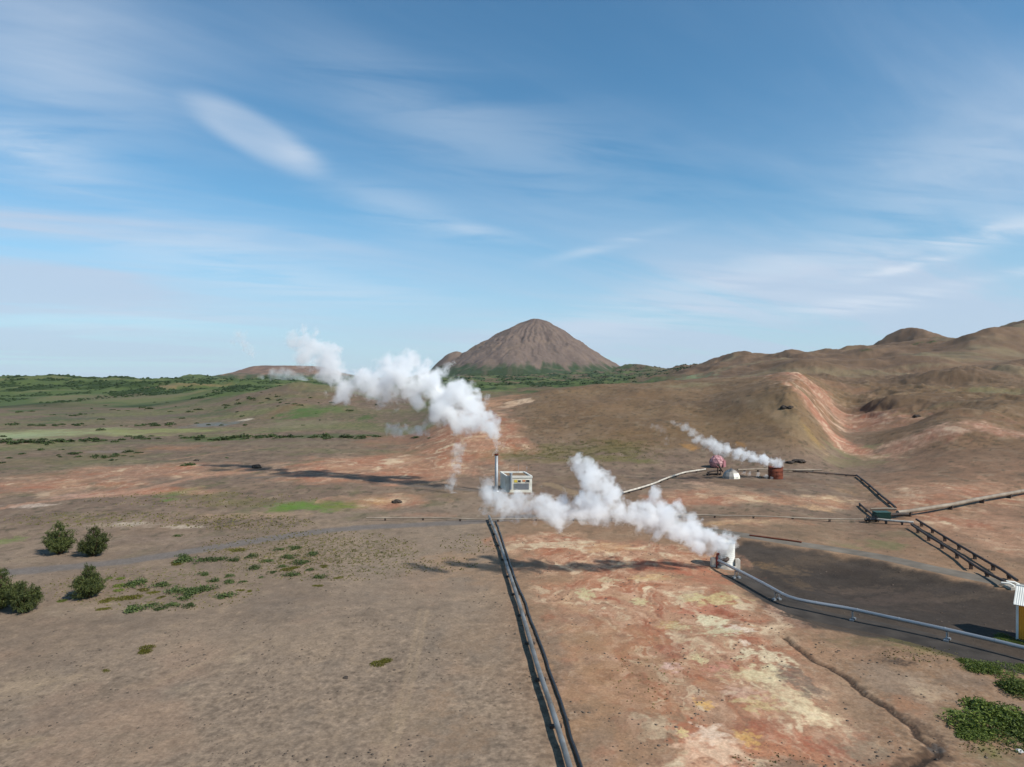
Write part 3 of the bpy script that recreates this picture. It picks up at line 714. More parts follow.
MM = earth('scree', .02, .12, 2.0, .55, .3)
def mountain_fn(x, y):
    k = 4000 / F
    th = np.arctan2(y, x)
    d = np.hypot(x, y * .95) / k
    wid = 1 - .15 * sstep(5, -160, x)
    d = d * wid * (1 + .05 * fbm(np.cos(th) * 2 + 5, np.sin(th) * 2, 4, 301))
    prof = np.interp(d, [0, 5, 11, 20, 29, 42, 54, 69, 82, 95, 130], [59.5, 59.2, 57, 51.5, 46, 37, 29, 19, 11, 4, -8])
    h = prof * k
    mid = np.exp(-((d - 48) / 34) ** 2)
    gul = ridged(th * 6 + 1.1 * fbm(x / 170, y / 170, 4, 302), d / 45, 4, 303) - .55
    h = h + gul * 17 * mid + 7 * fbm(x / 75, y / 75, 6, 304) + 5 * sstep(0.05, .3, fbm(x / 110 + 4, y / 110, 4, 332)) * mid
    # shoulder on the western flank
    xs, ys = (x + 79 * k), (y + 14 * k)
    sh = (32 * np.exp(-(np.hypot(xs, ys * .8) / k / 27) ** 2) - 5.5) * k + 6 * fbm(x / 70, y / 70, 4, 305)
    h = np.maximum(h, sh)
    col = np.tile(C(116, 99, 89), (len(x), 1))
    def mx(m, c):
        m = np.clip(m, 0, 1)[:, None]; col[:] = col * (1 - m) + c * m
    st = fbm(th * 8 + 1.2 * fbm(x / 160, y / 160, 4, 331), d / 26, 5, 306, .6)
    mx(sstep(.12, .3, fbm(x / 55, y / 55, 5, 333, .62)) * sstep(70, 30, d) * .55, C(84, 70, 66))
    mx(sstep(.0, .5, st) * .5, C(132, 110, 94)); mx(sstep(.0, .5, -st) * .45, C(94, 79, 72))
    mx(sstep(.1, .5, fbm(x / 130, y / 130, 4, 307)) * .5, C(128, 108, 92))
    mx(sstep(20, 8, d) * sstep(0, .3, fbm(x/40, y/40, 3, 310)) * .5, C(92, 74, 68))
    gl = h / k + 7 * fbm(th * 10, d / 30, 4, 308)
    mx(sstep(14, 8.5, gl) * .95, C(56, 72, 46))
    mx(sstep(12, 4, gl) * sstep(.1, .35, fbm(x / 90, y / 60, 4, 309)) * .8, C(116, 98, 84))
    return h, col
heap('mountain', 536, 4000, (760, 600), 32, mountain_fn, 'steep brown cone-shaped mountain with scree gullies beyond the plain', None, 320, MM)

def flat_fn(x, y):
    k = 4600 / F
    d = np.hypot(x, y * .7) / k
    th = np.arctan2(y, x)
    h = np.interp(d * (1 + .05 * fbm(np.cos(th) * 2, np.sin(th) * 2, 3, 320)), [0, 14, 26, 34, 50, 66, 80, 110], [12.2, 12.4, 12.8, 12.0, 6.0, 2.4, 0, -4]) * k
    h = h + (ridged(th * 6, d / 40, 4, 321) - .55) * 8 * sstep(25, 40, d) + 3 * fbm(x / 60, y / 60, 4, 322)
    col = np.tile(C(122, 98, 84), (len(x), 1))
    st = fbm(x / 60, y / 60, 4, 323)
    def mx(m, c):
        m = np.clip(m, 0, 1)[:, None]; col[:] = col * (1 - m) + c * m
    mx(sstep(0, .4, st) * .6, C(140, 112, 92)); mx(sstep(0, .4, -st) * .5, C(98, 82, 74))
    mx(sstep(6, 2, h / k + 3 * st) * .9, C(62, 80, 50))
    return h, col
heap('hill', 290, 4600, (760, 600), 30, flat_fn, 'low flat-topped brown hill on the skyline', None, 200, MM)

# ------------------------------------------------------------------ materials for built things
M_steel = simple('galvanised_steel', (158, 160, 162), .5, .6, .2, .8)
M_steel_dull = simple('dull_cladding', (150, 148, 144), .55, .6, .25, .5, stain=(118, 112, 104))
M_shiny = simple('bright_cladding', (168, 168, 168), .42, .6, .12, .4)
M_beige = simple('dusty_pipe_paint', (150, 136, 118), .7, 0, .25, .4, stain=(120, 104, 88), alb=.9)
M_dark = simple('dark_weathered_steel', (62, 56, 52), .7, .3, .3, .8, stain=(84, 62, 50))
M_black = simple('black_plastic', (34, 34, 36), .35, 0, .3, 1.2)
M_rust = simple('rusty_iron', (112, 62, 46), .85, .1, .35, .7, .4, stain=(78, 44, 36))
M_red = simple('red_paint', (128, 48, 38), .6, 0, .3, 1.0)
M_conc = simple('pale_concrete', (190, 182, 170), .9, 0, .2, 1.0, .3, stain=(150, 140, 128))
M_white = simple('white_paint', (226, 224, 216), .6, 0, .08, .4, stain=(206, 200, 188))
M_cream = simple('cream_render', (228, 224, 212), .75, 0, .1, .5, stain=(196, 186, 164))
M_roof = simple('brown_roof_felt', (128, 106, 84), .9, 0, .2, .4, .2)
M_glass = simple('dark_window_glass', (26, 30, 36), .12, 0, .2, .5)
M_greyp = simple('grey_metal_panel', (152, 156, 160), .5, .3, .15, .5)
M_yelp = simple('yellow_sign_paint', (212, 184, 66), .6, 0, .1, 1)
M_orap = simple('orange_panel_paint', (196, 128, 84), .6, 0, .1, 1)
M_yellow = simple('ochre_corrugated_steel', (240, 158, 36), .5, 0, .1, .5, stain=(226, 142, 30))
M_green = simple('green_container_paint', (36, 72, 62), .55, 0, .2, .7, stain=(44, 66, 56))
M_pink = simple('pink_shell_paint', (196, 152, 150), .7, 0, .25, .5, stain=(162, 112, 114))
M_pinkd = simple('maroon_frame_paint', (158, 104, 108), .6, 0, .2, 1)
M_grey = simple('grey_shell', (164, 158, 150), .7, 0, .2, .6, stain=(128, 118, 108))
M_rock = simple('dark_basalt', (70, 62, 56), .9, 0, .35, 1.2, .8)
M_pale = simple('pale_stone', (196, 192, 186), .9, 0, .2, 2.5, .5)
M_bark = simple('bark', (92, 70, 54), .9, 0, .3, 3, .6)

# ------------------------------------------------------------------ pipelines
def resample(P, step):
    P = np.asarray(P, float)
    seg = np.concatenate([[0], np.cumsum(np.linalg.norm(np.diff(P[:, :2], axis=0), axis=1))])
    n = max(int(seg[-1] / step), 1) + 1
    tt = np.linspace(0, seg[-1], n)
    return np.stack([np.interp(tt, seg, P[:, i]) for i in range(2)], -1), tt

def pipeline(name, pix, dia, lift, mat, label, group=None, sup=0, sup_mat=None, sup_kind='trestle', step=2.5, wob=0, corner=False, cat='pipeline', world=None, smooth=True, collar=0, offs=0.0):
    P = picks(pix)[:, :2] if world is None else np.asarray(world)
    L_, tt = resample(P, step)
    if smooth and len(L_) > 4:
        for _ in range(2):
            L_[1:-1] = .25 * L_[:-2] + .5 * L_[1:-1] + .25 * L_[2:]
    z = height(L_[:, 0], L_[:, 1])
    if lift > .3 and len(z) > 5:
        k = min(9, len(z) | 1); k = k if k % 2 else k - 1
        zs = np.convolve(np.pad(z, k // 2, mode='edge'), np.ones(k) / k, 'valid')
        z = np.maximum(zs, z - .2)
    if wob:
        L_[:, 0] += wob * fbm(tt / 9, tt * 0 + 3, 3, int(dia * 100))
    z = z + lift + dia / 2
    pts = np.column_stack([L_, z])
    org = (pts[0][0], pts[0][1], gz(pts[0][0], pts[0][1]))
    root = empty(name, org, label, cat, group)
    b = MB(); b.tube(pts, dia / 2, 12)
    if collar:
        c = b
        for i in range(2, len(pts) - 1, max(int(collar / step), 1)):
            d = Vector(pts[i + 1]) - Vector(pts[i]); d.normalize()
            q = Vector(pts[i]); c.tube([q - d * .06, q + d * .06], dia / 2 + .03, 12)
    b.build('pipe', mat, root, org)
    if sup:
        dist = offs + sup * .5
        while dist < tt[-1]:
            x, y, zc = (np.interp(dist, tt, pts[:, i]) for i in range(3))
            x2, y2 = np.interp(dist + .5, tt, pts[:, 0]), np.interp(dist + .5, tt, pts[:, 1])
            dx, dy = x2 - x, y2 - y; l = math.hypot(dx, dy) or 1; dx /= l; dy /= l
            g = gz(x, y); rz = math.atan2(dy, dx); s = MB()
            top = zc - dia / 2
            if sup_kind == 'trestle':
                s.box((x, y, top - .05), (.16, dia * 1.5, .1), rz)
                for q in (-1, 1):
                    ox, oy = -dy * q * dia * .6, dx * q * dia * .6
                    s.tube([(x + ox * .8, y + oy * .8, top - .08), (x + ox * 1.5, y + oy * 1.5, g - .1)], .06, 6)
                    s.box((x + ox * 1.5, y + oy * 1.5, g + .1), (.5, .4, .36), rz)
            elif sup_kind == 'block':
                s.box((x, y, (top + g) / 2 - .15), (.35, dia * 1.05, max(top - g, .1) + .3), rz)
                for q in (-1, 1):
                    s.box((x - dy * q * dia * .58, y + dx * q * dia * .58, top + dia * .15), (.5, dia * .14, dia * .5), rz)
            else:
                s.box((x, y, g + .12), (.4, dia * 2.2, .24), rz)
                s.box((x, y, (top + g) / 2), (.14, dia * .5, max(top - g, .05) + .1), rz)
            s.build('support', sup_mat or mat, root, org)
            dist += sup
    return root

pipeline('steam_pipeline', [(584, 830), (567.7, 767), (552, 716), (537, 671), (513.5, 590), (501, 550), (489, 519)], .50, .35, M_steel_dull,
         'straight grey metal pipeline running away down the middle of the ground', 'long pipes across the site', 9, M_dark, 'post', 2.0, collar=6)
pipeline('water_hose', [(600, 830), (580.5, 767), (564, 714), (549, 671), (517, 584), (505, 550), (496, 522)], .30, -.03, M_black,
         'black plastic pipe lying on the ground beside the straight grey pipeline', 'long pipes across the site', 0, None, 'post', 1.2, wob=.16, cat='pipe')
pipeline('steam_pipeline', [(719, 569), (745, 583), (790, 608.5), (850, 620), (921.5, 635.5), (1024, 660.5), (1130, 688)], .46, 1.1, M_shiny,
         'shiny silver pipeline on trestles leading from the steaming silver silencer', 'long pipes across the site', 10.5, M_steel, 'trestle', 1.2, collar=5)
pipeline('steam_pipeline', [(1200, 452), (1110, 474), (1024, 495.5), (960, 508), (898, 518)], .9, .65, M_beige,
         'thick beige pipeline climbing the reddish slope from the green container', 'long pipes across the site', 13, M_dark, 'block', 2.0)
pipeline('steam_pipeline', [(917, 523.5), (940, 538), (975, 559), (1000, 574), (1018, 585.5)], .42, .6, M_dark,
         'upper of two dark parallel pipelines stepping down towards the hut', 'long pipes across the site', 6.5, M_dark, 'block', 1.5)
pipeline('steam_pipeline', [(912, 529), (930, 541.5), (960, 560), (985, 576), (1006, 588)], .42, .6, M_dark,
         'lower of two dark parallel pipelines stepping down towards the hut', 'long pipes across the site', 6.5, M_dark, 'block', 1.5, offs=1)
pipeline('steam_pipeline', [(366, 520.5), (430, 520.5), (480, 522), (560, 521), (640, 519), (694, 517.5), (752, 518.5), (800, 520), (868, 521.5)], .30, .35, M_beige,
         'long thin low pipeline crossing the whole site behind the steam', 'long pipes across the site', 8, M_dark, 'block', 2.0)
pipeline('steam_pipeline', [(896, 510), (885, 500.5), (872, 489), (857, 477)], .55, .25, M_dark,
         'dark thick pipe running up to the bend beside the gully floor', 'long pipes across the site', 14, M_dark, 'block', 1.5)
pipeline('steam_pipeline', [(857, 477), (840, 475.5), (815, 473.5), (793, 472.5)], .45, .2, M_dark,
         'dark pipe from the rusty tank to the bend beside the gully floor', 'long pipes across the site', 6, M_dark, 'block', 1.5)
pipeline('steam_pipeline', [(871, 511), (884, 510.5), (897, 511)], .5, .15, M_beige, 'short tan pipe lying just behind the green container', 'long pipes across the site', 0, None, 'block', 1.5)
pipeline('steam_pipeline', [(877, 521), (868, 513), (860, 506)], .45, .3, M_dark, 'short dark pipe slanting away from the black valve frame', 'long pipes across the site', 7, M_dark, 'block', 1.2)
pipeline('steam_pipeline', [(879, 523.5), (897, 525), (914, 526)], .5, .5, M_conc, 'short white pipe passing in front of the green container', 'long pipes across the site', 3, M_dark, 'block', 1.2)
pipeline('steam_pipeline', [(623, 495), (655.6, 485), (670, 479), (684.6, 474), (705.5, 471)], .5, .35, M_conc,
         'pale cream pipeline curving up to the pink dome', 'long pipes across the site', 7, M_dark, 'block', 1.5)
pipeline('steam_pipeline', [(738, 472.5), (760, 472), (800, 472.5), (822, 473)], .5, .6, M_beige,
         'straight tan pipe behind the rusty tank', 'long pipes across the site', 6, M_dark, 'block', 1.5)
pipeline('drain_pipe', [(750, 536.5), (776, 540), (802, 543.5)], .35, .0, M_rust, 'rusty loose pipe lying beside the asphalt road', None, 0, None, 'block', 1.5, cat='pipe')

# ------------------------------------------------------------------ things made of parts
def corrug(mb, x0, x1, y, z0, z1, n, amp, axis='x', flip=1):
    """vertical corrugated sheet with thickness"""
    k = n * 4
    vs, fs = [], []
    for i in range(k + 1):
        t_ = x0 + (x1 - x0) * i / k
        o = amp * math.sin(2 * math.pi * i / 4)
        for (zz_, oo) in ((z0, o), (z1, o), (z1, o - .03 * flip), (z0, o - .03 * flip)):
            vs.append((t_, y + oo, zz_) if axis == 'x' else (y + oo, t_, zz_))
    for i in range(k):
        a = i * 4
        for q in range(4):
            fs.append((a + q, a + (q + 1) % 4, a + 4 + (q + 1) % 4, a + 4 + q))
    fs += [(0, 1, 2, 3), (k*4, k*4+1, k*4+2, k*4+3)]
    mb.add(vs, fs)

# --- yellow hut
hb = pick(1013.5, 640)
HX, HY, HZ = hb[0] + .35, hb[1] - .3, hb[2]
hut = empty('hut', (HX, HY, HZ - .1), 'ochre corrugated hut with white trim and white pitched roof by the road', 'hut', rz=math.radians(-42))
W, D, H1, H2 = 8.0, 5.0, 4.35, 5.75
b = MB(); corrug(b, .12, W - .12, 0, .25, H1, 40, .025, 'x', -1); corrug(b, .12, W - .12, D, .25, H1, 40, .025, 'x', 1)
corrug(b, .12, D - .12, 0.0, .25, H1, 25, .025, 'y', -1); corrug(b, .12, D - .12, W, .25, H1, 25, .025, 'y', 1)
b.build('wall', M_yellow, hut)
for gx in (0.02, W - .02):
    g_ = MB(); e = .05
    g_.add([(gx - e, .02, H1), (gx + e, .02, H1), (gx - e, D - .02, H1), (gx + e, D - .02, H1), (gx - e, D / 2, H2 - .1), (gx + e, D / 2, H2 - .1)], [(0, 2, 4), (1, 5, 3), (0, 1, 3, 2), (0, 4, 5, 1), (2, 3, 5, 4)])
    g_.build('gable', M_yellow, hut)
b = MB(); b.box((W / 2, D / 2, .1), (W + .2, D + .2, .34)); b.build('plinth', M_conc, hut)
for (x, y) in ((0, 0), (W, 0), (0, D), (W, D)):
    t_ = MB(); t_.box((x, y, H1 / 2 + .14), (.24, .24, H1 - .24)); t_.build('corner_trim', M_white, hut)
rf = MB()
sl = math.atan2(H2 - H1, D / 2)
for s in (1, -1):
    n = 44; ln = (D / 2) / math.cos(sl) + .35
    vs, fs = [], []
    for i in range(n * 2 + 1):
        x = -.35 + (W + .7) * i / (n * 2); o = .03 * (i % 2)
        for (u, th_) in ((0, o), (ln, o), (ln, o - .05), (0, o - .05)):
            yy = D / 2 - s * u * math.cos(sl); z_ = H2 + .06 - u * math.sin(sl)
            vs.append((x, yy - s * th_ * math.sin(sl), z_ + th_ * math.cos(sl)))
    for i in range(n * 2):
        a = i * 4
        fs += [(a + q, a + (q + 1) % 4, a + 4 + (q + 1) % 4, a + 4 + q) for q in range(4)]
    rf.add(vs, fs)
roof = rf.build('roof', M_white, hut)
rc = MB(); rc.tube([(-.37, D / 2, H2 + .08), (W + .37, D / 2, H2 + .08)], .12, 8); rc.build('ridge_cap', M_white, roof)
for x in (.0, W):
    bb = MB()
    for s in (1, -1):
        Mx = Matrix.Rotation(-s * sl, 3, 'X')
        bb.box((x - .32 if x == 0 else x + .32, D / 2 + s * D / 4, (H1 + H2) / 2 - .06), (.05, D / 2 / math.cos(sl) + .3, .26), M=Mx)
    bb.build('bargeboard', M_white, roof)
dr = MB(); dr.box((3.6, -.06, 1.35), (1.1, .08, 2.2)); door = dr.build('door', M_white, hut)
dh = MB(); dh.tube([(4.0, -.16, 1.3), (4.0, -.1, 1.3)], .04, 8); dh.build('handle', M_steel, door)

# --- building and stack
B0 = pick(506.5, 492.5)
YB = B0[1]; kx = YB / F
BX0, BX1 = (506.7 - 512) * kx, (532 - 512) * kx
BH = CAM_H - (476 - HOR) * kx - B0[2]
BD = 8.5; sh = -.20          # the block is turned a little: build it square then rotate
ang = math.atan2(1.85, 8.5)
house = empty('plant_building', (BX0, YB, B0[2] - .1), 'small white flat-roofed plant building half hidden by steam', 'building', rz=ang * 0)
BW = BX1 - BX0
def sk(x, y): return (x - y * .215, y)           # plan of the building is a slight parallelogram as seen
def skbox(mb, x0, x1, y0, y1, z0, z1):
    c = [(*sk(x0, y0), z0), (*sk(x1, y0), z0), (*sk(x1, y1), z0), (*sk(x0, y1), z0)]
    mb.add(c + [(p[0], p[1], z1) for p in c], [(3, 2, 1, 0), (4, 5, 6, 7), (0, 1, 5, 4), (1, 2, 6, 5), (2, 3, 7, 6), (3, 0, 4, 7)])
b = MB(); skbox(b, 0, BW, 0, BD, 0, BH - .35); b.build('wall', M_cream, house)
rb = MB(); skbox(rb, .3, BW - .3, .3, BD - .3, BH - .35, BH - .2); rr = rb.build('roof', M_roof, house)
pp = MB()
for (x0, x1, y0, y1) in ((-.12, BW + .12, -.12, .28), (-.12, BW + .12, BD - .28, BD + .12), (-.12, .28, .283, BD - .283), (BW - .28, BW + .12, .283, BD - .283)):
    skbox(pp, x0, x1, y0, y1, BH - .45, BH + .12)
pp.build('parapet', M_white, rr)
du = MB(); x = (511 - 506.7) * kx
du.tube([(x, -.55, 1.0), (x, -.55, BH + .75)], .36, 14); du.tube([(x, -.55, BH + .7), (x, -.55, BH + .95)], .44, 14); du.tube([(x, -.55, 1.3), (x, .0, 1.3)], .3, 12)
du.build('flue', M_greyp, house)
ly = MB(); 
for (x0, x1, z0, z1, m, nme) in ((2.0, 2.9, 2.75, 3.4, M_yelp, 'panel'), (2.95, 3.75, 2.85, 3.35, M_glass, 'window'), (4.2, 5.0, 2.95, 3.4, M_orap, 'panel'), (5.1, 6.05, 2.85, 3.4, M_glass, 'window'), (1.9, 5.9, .9, 2.5, M_greyp, 'louvre')):
    q = MB()
    if nme == 'louvre':
        for k in range(10): q.box(((x0 + x1) / 2, -.05, z0 + (k + .5) * (z1 - z0) / 10), (x1 - x0, .09, (z1 - z0) / 10 * .8), M=Matrix.Rotation(.4, 3, 'X'))
    else:
        q.box(((x0 + x1) / 2, -.03, (z0 + z1) / 2), (x1 - x0, .07, z1 - z0))
    w_ = q.build(nme, m, house)
    if nme == 'window':
        fr = MB()
        for (cx_, cz_, dx_, dz_) in (((x0+x1)/2, z0-.04, x1-x0+.16, .08), ((x0+x1)/2, z1+.04, x1-x0+.16, .08), (x0-.04, (z0+z1)/2, .08, z1-z0), (x1+.04, (z0+z1)/2, .08, z1-z0)):
            fr.box((cx_, -.05, cz_), (dx_, .1, dz_))
        fr.build('frame', M_white, w_)
for (xx, yy, hh) in ((BW * .62 - 1, BD - .6, 2.2), (BW - 1.2, BD - .6, 1.6)):
    q = MB(); q.tube([(xx, yy, BH - .2), (xx, yy, BH + hh)], .045, 6); q.tube([(xx - .25, yy, BH + hh - .3), (xx + .25, yy, BH + hh - .3)], .03, 6)
    q.build('antenna', M_steel, house)

S0 = pick(496.5, 491.5)
stack = empty('steam_stack', (S0[0], S0[1], S0[2] - .1), 'tall thin grey steel stack blowing the largest steam plume', 'stack')
SH = CAM_H - (453.5 - HOR) * S0[1] / F - S0[2] + .1
b = MB(); b.lathe((0, 0, 0), [(.42, 0), (.42, SH), (.34, SH), (.34, SH - 2)], 18); b.lathe((0, 0, 0), [(.8, 0), (.8, .35), (.42, .36)], 18)
b.build('pipe', M_steel, stack)
b = MB(); b.lathe((0, 0, 0), [(.425, SH - .55), (.55, SH - .5), (.55, SH - .05), (.425, SH + .02)], 18); b.build('collar', M_rust, stack)
b = MB()
for q in (-.2, .2): b.tube([(q, -.62, .3), (q, -.62, SH - .7)], .025, 5)
for k in range(26): b.tube([(-.2, -.62, .5 + k * .35), (.2, -.62, .5 + k * .35)], .018, 5)
for k in range(5): b.tube([(0, -.4, 1 + k * 2), (0, -.62, 1 + k * 2)], .02, 5)
b.build('ladder', M_steel, stack)

# --- silver silencer
M0 = pick(726.5, 566)
kx = M0[1] / F
sil = empty('steam_silencer', (M0[0], M0[1], M0[2] - .05), 'silver cylindrical silencer on concrete blocks venting steam at the end of the shiny pipeline', 'silencer')
rad = 8.3 * kx; hh = 4.0
b = MB()
prof = [(rad, .35)]
for k in range(12): prof += [(rad, .35 + k * .30), (rad + .035, .42 + k * .30), (rad, .49 + k * .30)]
prof += [(rad, hh), (rad - .1, hh), (rad - .1, .8), (.05, .8)]
b.lathe((0, 0, 0), prof, 28); shell = b.build('shell', M_white, sil)
b = MB(); b.lathe((0, 0, 0), [(rad + .02, hh - .15), (rad + .1, hh - .15), (rad + .1, hh + .03), (rad - .1, hh + .05), (rad - .1, hh)], 28); b.build('rim', M_steel, shell)
b = MB(); b.lathe((0, 0, 0), [(rad + .5, -.3), (rad + .5, .3), (0.02, .34)], 28); b.build('base', M_conc, sil)
for (dx_, dy_) in ((-13.5 * kx, -.3), (9 * kx, -1.0)):
    q = MB(); q.box((dx_, dy_, .55), (.75, .8, 1.5)); q.box((dx_, dy_, 1.36), (.6, .62, .12)); q.build('concrete_block', M_conc, sil)
b = MB(); b.tube([(-10.5 * kx, -.6, -.1), (-10.5 * kx, -.6, 1.6), (-9.8 * kx, -.5, 2.0), (-7.5 * kx, -.3, 2.05)], .22, 10); b.build('inlet', M_red, sil)
b = MB(); b.tube([(-7 * kx, -1.4, 1.3), (-4 * kx, -2.0, 1.45), (0, -1.0, 1.5)], .3, 12); b.tube([(-10.5 * kx, -.6, .9), (-7 * kx, -1.4, 1.3)], .16, 8); b.build('elbow', M_dark, sil)

# --- rusty tank, pale dome, pink dome
T0 = pick(778.4, 479.6); kx = T0[1] / F
tank = empty('rusty_tank', (T0[0], T0[1] + 2, T0[2] - .1), 'open rusty brown cylindrical tank blowing steam on the hillside pad', 'tank')
rad = 7.1 * kx; hh = 12.2 * kx
b = MB(); b.lathe((0, 0, 0), [(rad, 0), (rad, hh), (rad - .12, hh), (rad - .12, .4), (.05, .4)], 26); sh_ = b.build('shell', M_rust, tank)
for k in range(4):
    q = MB(); z_ = .1 + k * (hh - .25) / 3; q.lathe((0, 0, 0), [(rad, z_), (rad + .09, z_), (rad + .09, z_ + .14), (rad, z_ + .14)], 26); q.build('hoop', M_rust, sh_)
b = MB(); b.tube([(-rad - 2.2, -.2, .6), (-rad + .1, -.2, .7)], .28, 10); b.build('inlet', M_dark, tank)
b = MB(); b.lathe((0, 0, 0), [(rad + .6, -.4), (rad + .6, .12), (rad, .16)], 26); b.build('base', M_dark, tank)

D0 = pick(733, 478.8); kx = D0[1] / F
dome = empty('dome_shelter', (D0[0], D0[1] + 1.5, D0[2] - .1), 'low pale grey dome shelter with its sunlit side painted cream beside the pink dome', 'shelter')
rad = 8.6 * kx
b = MB(); b.lathe((0, 0, 0), [(rad, 0), (rad * .97, .8), (rad * .8, 1.75), (rad * .5, 2.4), (rad * .22, 2.7), (.02, 2.75)], 12, False); b.build('shell', M_grey, dome)
b = MB(); 
a0 = -math.pi / 2
for i in range(2):
    a_ = a0 + i * 2 * math.pi / 12 * 1.0
    a1 = a_ + 2 * math.pi / 12
    pts = []
    for (r_, z_) in ((rad + .05, .05), (rad * .97 + .05, .8), (rad * .8 + .06, 1.7)):
        pts += [(r_ * math.cos(a_), r_ * math.sin(a_), z_), (r_ * math.cos(a1), r_ * math.sin(a1), z_)]
    b.add(pts, [(0, 1, 3, 2), (2, 3, 5, 4)])
b.build('panel', M_cream, dome)  # paler sheet over two facets paints the dome's sunlit right side
b = MB(); b.tube([(0, 0, 2.6), (0, 0, 3.0)], .25, 10); b.build('vent', M_greyp, dome)

K0 = pick(719, 468); kx = K0[1] / F
pk = empty('pink_dome', (K0[0], K0[1] + 2.0, K0[2] - .1), 'faded pink faceted ball-shaped dome on the mound', 'dome')
rad = 7.6 * kx
bm = bmesh.new(); bmesh.ops.create_icosphere(bm, subdivisions=2, radius=rad)
cz = 5.2 * kx
for v in bm.verts: v.co.z = max(v.co.z * .95 + cz, -.3)
me = bpy.data.meshes.new('shell'); bm.to_mesh(me)
link('shell', me, M_pink, pk)
b = MB()
for e in bm.edges:
    p, q = e.verts[0].co, e.verts[1].co
    if p.z > -.2 or q.z > -.2: b.tube([p * 1.003, q * 1.003], .07, 5, False)
bm.free()
b.build('lattice', M_pinkd, pk)
b = MB(); b.box((rad * .75, -rad * .62, 1.3), (1.4, .5, 2.4), .7); b.build('door', M_pinkd, pk)

# --- wellhead pipework in front of the pink dome
V0 = pick(717, 475.5)
wv = empty('valve_assembly', (V0[0], V0[1], V0[2] - .1), 'dark tangle of wellhead pipes and valves between the pink and grey domes', 'valves')
b = MB(); b.tube([(-3, 0, 1.0), (-1, 0, 1.5), (1.2, .3, 1.6)], .25, 8); b.tube([(-3, .8, .4), (1.5, .5, .5)], .22, 8); b.tube([(.3, 0, 0), (.3, 0, 2.6)], .22, 8); b.build('pipework', M_dark, wv)
b = MB(); b.tube([(.6, .3, 3.3), (1.8, -.3, 1.2)], .3, 8); b.box((.5, .3, 3.2), (.7, .5, .5)); b.build('actuator', M_dark, wv)
for x in (-2.4, 1.2):
    q = MB(); q.tube([(x, .2, 0), (x, .2, 1.4)], .1, 6); q.box((x, .2, .1), (.5, .5, .3)); q.build('leg', M_dark, wv)
q = MB(); q.lathe((.3, 0, 2.6), [(.02, 0), (.4, 0), (.4, .08), (.02, .08)], 14); q.build('handwheel', M_red, wv)

# --- green container and black valve frame
G0 = pick(885, 520.5)
kx = G0[1] / F
gc = empty('container', (G0[0], G0[1] + .3, G0[2] - .05), 'small dark green corrugated container where the pipelines meet', 'container')
w2 = 7.2 * kx; hh = 7.8 * kx
b = MB(); corrug(b, -w2, w2, 0, .15, hh - .08, 22, .03, 'x', -1); corrug(b, -w2, w2, 1.8, .15, hh - .08, 22, .03, 'x', 1); corrug(b, .05, 1.75, -w2, .15, hh - .08, 12, .03, 'y', -1); corrug(b, .05, 1.75, w2, .15, hh - .08, 12, .03, 'y', 1); b.build('wall', M_green, gc)
b = MB(); b.box((0, .9, hh - .02), (2 * w2 + .14, 1.96, .12)); b.build('roof', M_green, gc)
b = MB(); b.box((0, .9, .06), (2 * w2 + .1, 1.9, .2)); b.build('base', M_dark, gc)
b = MB(); b.tube([(w2, .9, .9), (w2 + 2.4, .6, 1.2), (w2 + 4, .4, 1.2)], .35, 10); b.build('outlet', M_dark, gc)

F0 = pick(873, 522.5)
vf = empty('valve_station', (F0[0], F0[1], F0[2] - .05), 'black steel valve frame at the junction beside the green container', 'valves')
b = MB()
for (x, y) in ((-1, -.5), (1, -.5), (-1, .5), (1, .5)): b.box((x, y, .6), (.12, .12, 1.3))
for y in (-.5, .5): b.box((0, y, 1.22), (2.1, .11, .11))
for x in (-1, 1): b.box((x, 0, 1.223), (.11, .9, .1))
b.build('frame', M_black, vf)
b = MB(); b.tube([(-1.6, 0, .65), (1.6, 0, .65)], .32, 12)
for x in (-.7, .7): b.tube([(x - .06, 0, .65), (x + .06, 0, .65)], .5, 12)
b.build('valve', M_black, vf)

# --- white valve head by the hut
E0 = pick(1016, 589)
ev = empty('pipe_junction', (E0[0], E0[1], E0[2] - .05), 'white pipe bends where the parallel dark pipelines reach the road', 'junction')
b = MB(); b.tube([(-1.5, .6, .7), (-.6, .2, .7), (-.2, 0, .5), (-.1, 0, -.1)], .15, 10); b.build('bend', M_white, ev)
b = MB(); b.tube([(-.4, 1.2, .7), (.5, .8, .7), (.9, .5, .5), (1.0, .5, -.1)], .15, 10); b.build('bend', M_white, ev)
b = MB(); b.box((.3, .2, .15), (2.4, 1.4, .4)); b.build('base', M_conc, ev)

